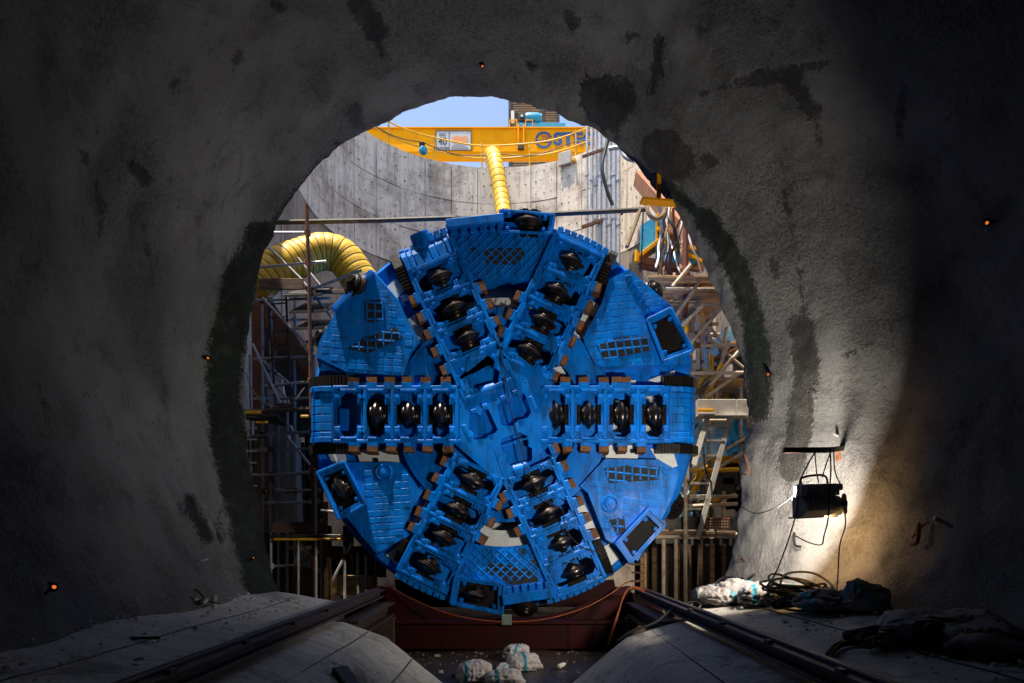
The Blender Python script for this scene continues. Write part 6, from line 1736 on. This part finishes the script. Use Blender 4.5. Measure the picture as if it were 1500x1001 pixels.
# ---- sacks
def bench_z(x):
    ax = abs(x)
    return float(np.interp(ax, [2.25, 3.25, 4.2], [.78, .95, 1.04]))
def sack(name, c, lx, ly, lz, rot, seed, label, band=.5, floor=None, group="sacks lying about", crease=.2, drape=False):
    """A filled bag: long pillow, gathered towards a tied neck, wrinkles running out of the ends; drape = slack crumpled sheet."""
    off = Vector((seed * 7.1, seed * 3.3, seed)); R = Matrix.Rotation(rot, 3, 'Z')
    nt_, na_ = (84, 72) if drape else (64, 56)
    vs = []; ts = []
    for i in range(nt_ + 1):
        t = -1 + 2 * i / nt_
        ro = max(0.0, 1 - abs(t) ** 3.0) ** .55
        if t > .80: ro = max(ro * .6, .16 + .12 * max(0, t - .9) / .1)
        if t < -.97: ro *= .8
        for k in range(na_):
            a = 2 * math.pi * k / na_; ca, sa = math.cos(a), math.sin(a)
            p = Vector((t * 1.6, ca * 1.3, sa * 1.3))
            wr = (1 - abs(mnoise.noise(Vector((t * 1.1, ca * 3.2, sa * 3.2)) + off)) * 2) * (.08 + .22 * abs(t) ** 2)
            big = mnoise.noise(p * .9 + off) * crease; fine = (1 - abs(mnoise.noise(p * 2.6 + off)) * 2.4) * .085 + (1 - abs(mnoise.noise(p * 6 + off)) * 2.4) * .03
            f = 1 + big + wr + fine
            if drape:
                f += .38 * (1 - 2.2 * abs(mnoise.noise(p * 1.7 + off))) * .6 + .16 * (1 - 2.2 * abs(mnoise.noise(p * 4.3 + off))) + .06 * (1 - 2.2 * abs(mnoise.noise(p * 9 + off)))
            q = R @ Vector((t * lx * (1 + .12 * mnoise.noise(Vector((ca, sa, seed)))), ca * ly * ro * f, 0))
            z = sa * lz * ro * f + lz * .55 * (1 - .75 * max(0, t - .75) / .25)
            if drape: z += lz * .30 * mnoise.noise(Vector((q.x * 5, q.y * 5, seed)))
            if z < 0: z = .010 + z * .03
            vs.append((q.x, q.y, z)); ts.append(t)
    fs = [(i * na_ + k, i * na_ + (k + 1) % na_, (i + 1) * na_ + (k + 1) % na_, (i + 1) * na_ + k) for i in range(nt_) for k in range(na_)]
    fs += [tuple(reversed(range(na_))), tuple(nt_ * na_ + k for k in range(na_))]
    me = bpy.data.meshes.new(name); me.from_pydata(vs, [], fs)
    me.polygons.foreach_set("use_smooth", [True] * len(fs))
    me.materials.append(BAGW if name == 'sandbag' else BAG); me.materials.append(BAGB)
    mi = []
    for j, f in enumerate(fs):
        i = j // na_; t = -1 + 2 * i / nt_; k = j % na_
        blue = abs(t - band) < .09 or (drape and mnoise.noise(Vector((t * 2.6, math.cos(k * 2 * math.pi / na_) * 1.4, math.sin(k * 2 * math.pi / na_) * 1.4)) + off) > .46)
        mi.append(1 if blue else 0)
    me.polygons.foreach_set("material_index", mi)
    bm = bmesh.new(); bm.from_mesh(me); bmesh.ops.recalc_face_normals(bm, faces=bm.faces); bm.to_mesh(me); bm.free()
    o = bpy.data.objects.new(name, me); COL.objects.link(o); o.location = c; ORIG[o.name] = Vector(c)
    tag(o, label, "sack", group); return o
G = "sandbags on the pit floor"
def floor_pt(px, py, z):
    Y = (CAM.z - z) * FPX / (py - VY); return pix(px, py, Y)
sack("sandbag", floor_pt(697, 998, -.14), .24, .16, .15, .25, 1, "dirty sandbag with brown stain lying leftmost on the pit floor", -.6, group=G)
sack("sandbag", floor_pt(740, 1003, -.14), .24, .14, .11, .05, 2, "flat sandbag with blue band nearest the camera on the pit floor", -.45, group=G)
sack("sandbag", floor_pt(768, 981, -.14), .25, .17, .13, .2, 3, "plump sandbag lying rightmost on the pit floor", -.1, group=G)
sack("sandbag", floor_pt(757, 966, -.14), .20, .16, .13, -.3, 4, "small crumpled sandbag at the back against the cradle", .1, group=G)
sack("sandbag", floor_pt(737, 985, -.14), .07, .15, .07, -.35, 5, "thin twisted sack end between the sandbags", .6, group=G)
p = floor_pt(822, 979, -.13)
bt = thing("bottle", p, "small crushed plastic bottle on the pit floor right of the sandbags", "bottle")
mb = MB(); mb.lathe(p + Vector((0, 0, .035)), (.5, .8, .05), [(.001, -.09), (.03, -.085), (.034, -.03), (.03, .03), (.032, .06), (.014, .1), (.013, .12), (.001, .12)], 12); mb.build("body", WHITEM, bt)
mb = MB(); mb.lathe(p + Vector((0, 0, .035)) + Vector((.5, .8, .05)).normalized() * -.088, (.5, .8, .05), [(.001, -.012), (.017, -.012), (.017, .012), (.001, .012)], 10); mb.build("cap", CREAM, bt)
for px, py, r_ in ((640, 963, .055), (645, 986, .045)):
    q = floor_pt(px, py, -.12); mb = MB(); rs2 = random.Random(px)
    mb.lathe(q, (0, 0, 1), [(.001, 0), (r_, .005), (r_ * 1.1, r_ * .4), (r_ * .6, r_ * .8), (.001, r_ * .85)], 7)
    mb.v = [(x + rs2.uniform(-.01, .01), y + rs2.uniform(-.01, .01), z + rs2.uniform(-.006, .006)) for x, y, z in mb.v]
    tag(mb.build("stone", mat("pale_stone", (.28, .26, .22), (.2, .18, .15), rough=.85)), "pale stone on the pit floor, %s" % ("farther from the camera" if py < 970 else "nearer the camera"), "stone", "stones on the pit floor")
def bench_pt(px, py):
    z = .95
    for _ in range(6):
        q = floor_pt(px, py, z); z = bench_z(q.x)
    return q
G2 = "plastic sacks on the right bench"
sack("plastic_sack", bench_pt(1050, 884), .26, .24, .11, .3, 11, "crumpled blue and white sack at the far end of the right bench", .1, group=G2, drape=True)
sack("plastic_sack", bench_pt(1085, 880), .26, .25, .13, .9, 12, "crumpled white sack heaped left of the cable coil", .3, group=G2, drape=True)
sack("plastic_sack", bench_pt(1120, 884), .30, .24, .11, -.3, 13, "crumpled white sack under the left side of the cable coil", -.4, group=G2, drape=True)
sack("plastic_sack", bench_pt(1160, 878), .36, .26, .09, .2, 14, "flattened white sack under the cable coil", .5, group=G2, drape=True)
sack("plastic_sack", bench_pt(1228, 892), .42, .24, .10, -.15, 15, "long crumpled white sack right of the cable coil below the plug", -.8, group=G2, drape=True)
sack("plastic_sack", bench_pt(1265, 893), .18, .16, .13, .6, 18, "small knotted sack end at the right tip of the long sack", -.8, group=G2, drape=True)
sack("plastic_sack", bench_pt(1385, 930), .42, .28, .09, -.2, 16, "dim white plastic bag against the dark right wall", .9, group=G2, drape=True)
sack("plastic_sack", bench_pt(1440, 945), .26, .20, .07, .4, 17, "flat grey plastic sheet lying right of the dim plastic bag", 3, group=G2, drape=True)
# cable coil
q = bench_pt(1172, 890); rc = random.Random(9)
cc = thing("cable_coil", q, "black cable coiled loosely on the white sacks under the floodlight", "cable")
for i in range(13):
    pts = []; ph = rc.random() * 6.28; a_ = rc.uniform(.26, .40); b_ = rc.uniform(.18, .27); dz = .06 + .011 * i + rc.uniform(0, .03); dx = rc.uniform(-.06, .06); tx, ty = rc.uniform(-.08, .08), rc.uniform(-.05, .1)
    for k in range(33):
        t = 2 * math.pi * k / 32; pts.append(q + Vector((dx + a_ * math.cos(t + ph), b_ * math.sin(t + ph), dz + tx * math.cos(t + ph) + ty * math.sin(t + ph) + .015 * math.sin(3 * t + i))))
    MB().tube(pts, .013, 6, cap=False).build("cable_turn", CABLE, cc)
MB().tube(smooth_path([q + Vector((.3, -.1, .10)), q + Vector((.40, .1, .2)), q + Vector((.25, .25, .34)), q + Vector((-.05, .2, .34)), q + Vector((-.18, .05, .22)), q + Vector((-.1, -.1, .14))], 8), .013, 6).build("cable_turn", CABLE, cc)
def B(px, py, h=.03): return bench_pt(px, py) + Vector((0, 0, h))
tag(MB().tube(smooth_path([B(1150, 868, .2), B(1120, 862, .22), B(1090, 872, .22), B(1060, 868, .2), B(1040, 880, .15), pix(1020, 884, 8.3), pix(995, 890, 8.25), pix(1010, 897, 8.1), pix(1026, 888, 8.1), pix(1015, 882, 8.2), pix(985, 893, 8.2), pix(960, 912, 8.05), pix(925, 925, 8.0), pix(905, 938, 8.0)], 8), .014, 7).build("cable", CABLE),
    "black cable running from the coil across the right rail with a loop", "cable")
# chain hoist at the lower right
def J(px, py, h=0): return bench_pt(px, py) + Vector((0, 0, h))
hb = J(1352, 952)
ch = thing("chain_hoist", hb, "black chain hoist lying on the right bench in the dark foreground", "hoist")
DK = mat("grimy_black", (.012, .011, .011), (.02, .017, .016), rough=.6, scale=12)
mb = MB(); mb.box(hb + Vector((0, 0, .13)), (.11, 0, .0), (0, .09, 0), (0, 0, .075), .03); mb.build("gear_case", DK, ch)
mb = MB(); mb.lathe(hb + Vector((0, -.10, .12)), (0, -1, 0), [(.01, .03), (.05, .03), (.07, .01), (.075, -.02)], 16); mb.build("cover", DK, ch)
mb = MB(); mb.lathe(hb + Vector((.12, -.06, .05)), (.6, -.7, .3), [(.05, -.02), (.085, -.025), (.095, 0), (.085, .025), (.05, .02)], 20); mb.build("chain_wheel", DARKST, ch)
rc = random.Random(4)
linkm = MB()
def chain_link(c, d, roll, s=1.0):
    d = d.normalized(); a = d.orthogonal().normalized(); b = d.cross(a); a2 = a * math.cos(roll) + b * math.sin(roll)
    pts = [c + (d * math.cos(t) * .030 + a2 * math.sin(t) * .017) * s for t in [2 * math.pi * k / 10 for k in range(11)]]
    return MB().tube(pts, .007 * s, 5, cap=False)
path = smooth_path([J(1212, 966, .015), J(1225, 952, .02), J(1240, 946, .02), J(1262, 945, .02), J(1240, 940, .05), J(1262, 938, .07), J(1290, 938, .09), J(1320, 940, .08), J(1338, 944, .08)], 10)
for i in range(0, len(path) - 1, 1):
    chain_link(path[i], path[i + 1] - path[i], 1.57 * (i % 2), 1.25).build("chain_link", DK, ch)
for i in range(90):
    c = J(1295 + rc.gauss(0, 24), 946 + rc.gauss(0, 4), .03 + abs(rc.gauss(0, .03))); chain_link(c, Vector((rc.gauss(0, 1), rc.gauss(0, 1), rc.gauss(0, .4))), rc.random() * 3, 1.3).build("chain_link", DK, ch)
mb = MB()
N1 = 30
bm_pts = smooth_path([J(1385, 962, .04), J(1420, 962, .06), J(1455, 966, .06), J(1500, 972, .06), J(1560, 980, .06)], 6)
tg = thing("canvas_bag", J(1440, 970), "black canvas tool bag lying beside the chain hoist at the frame edge", "bag")
MB().tube(bm_pts, .07, 12, rs=[.045 + .045 * math.sin(math.pi * min(1, i / (len(bm_pts) - 1) * 1.2)) + .012 * mnoise.noise(p * 9) for i, p in enumerate(bm_pts)]).build("body", DK, tg)
for x in (1418, 1436):
    MB().box(J(x, 955, .10), (.03, 0, 0), (0, .03, 0), (0, 0, .05), .012).build("lug", DK, tg)
# bits on the left bench and apron
q = bench_pt(285, 888)
dp = thing("debris_heap", q, "small heap of broken concrete and wire at the foot of the left wall", "debris")
for i in range(9):
    c = q + Vector((rc.uniform(-.18, .18), rc.uniform(-.1, .1), rc.uniform(.02, .06))); a = Vector((rc.gauss(0, 1), rc.gauss(0, 1), rc.gauss(0, 1))).normalized(); b = a.orthogonal().normalized()
    MB().box(c, a * rc.uniform(.03, .08), b * rc.uniform(.02, .05), a.cross(b) * .02, .008).build("lump", BENCHC if i % 3 else DK, dp)
MB().tube(smooth_path([q + Vector((-.1, 0, .05)), q + Vector((0, .02, .16)), q + Vector((.12, 0, .06)), q + Vector((.25, -.03, .03))], 5), .008, 5).build("wire", DK, dp)
q = bench_pt(212, 939); tag(MB().bar(q + Vector((-.1, 0, .02)), q + Vector((.1, .02, .02)), .02, .02).build("stick", DK), "thin dark stick lying on the left bench", "stick")
a_ = pix(492, 994, 5.6); a_ = Vector((-1.45, 5.6, .44))
tag(MB().bar((-1.50, 5.9, .47), (-1.22, 5.55, .28), .14, .07, ch=.01).build("timber_offcut", DK), "black timber offcut on the left apron at the bottom of the picture", "timber")
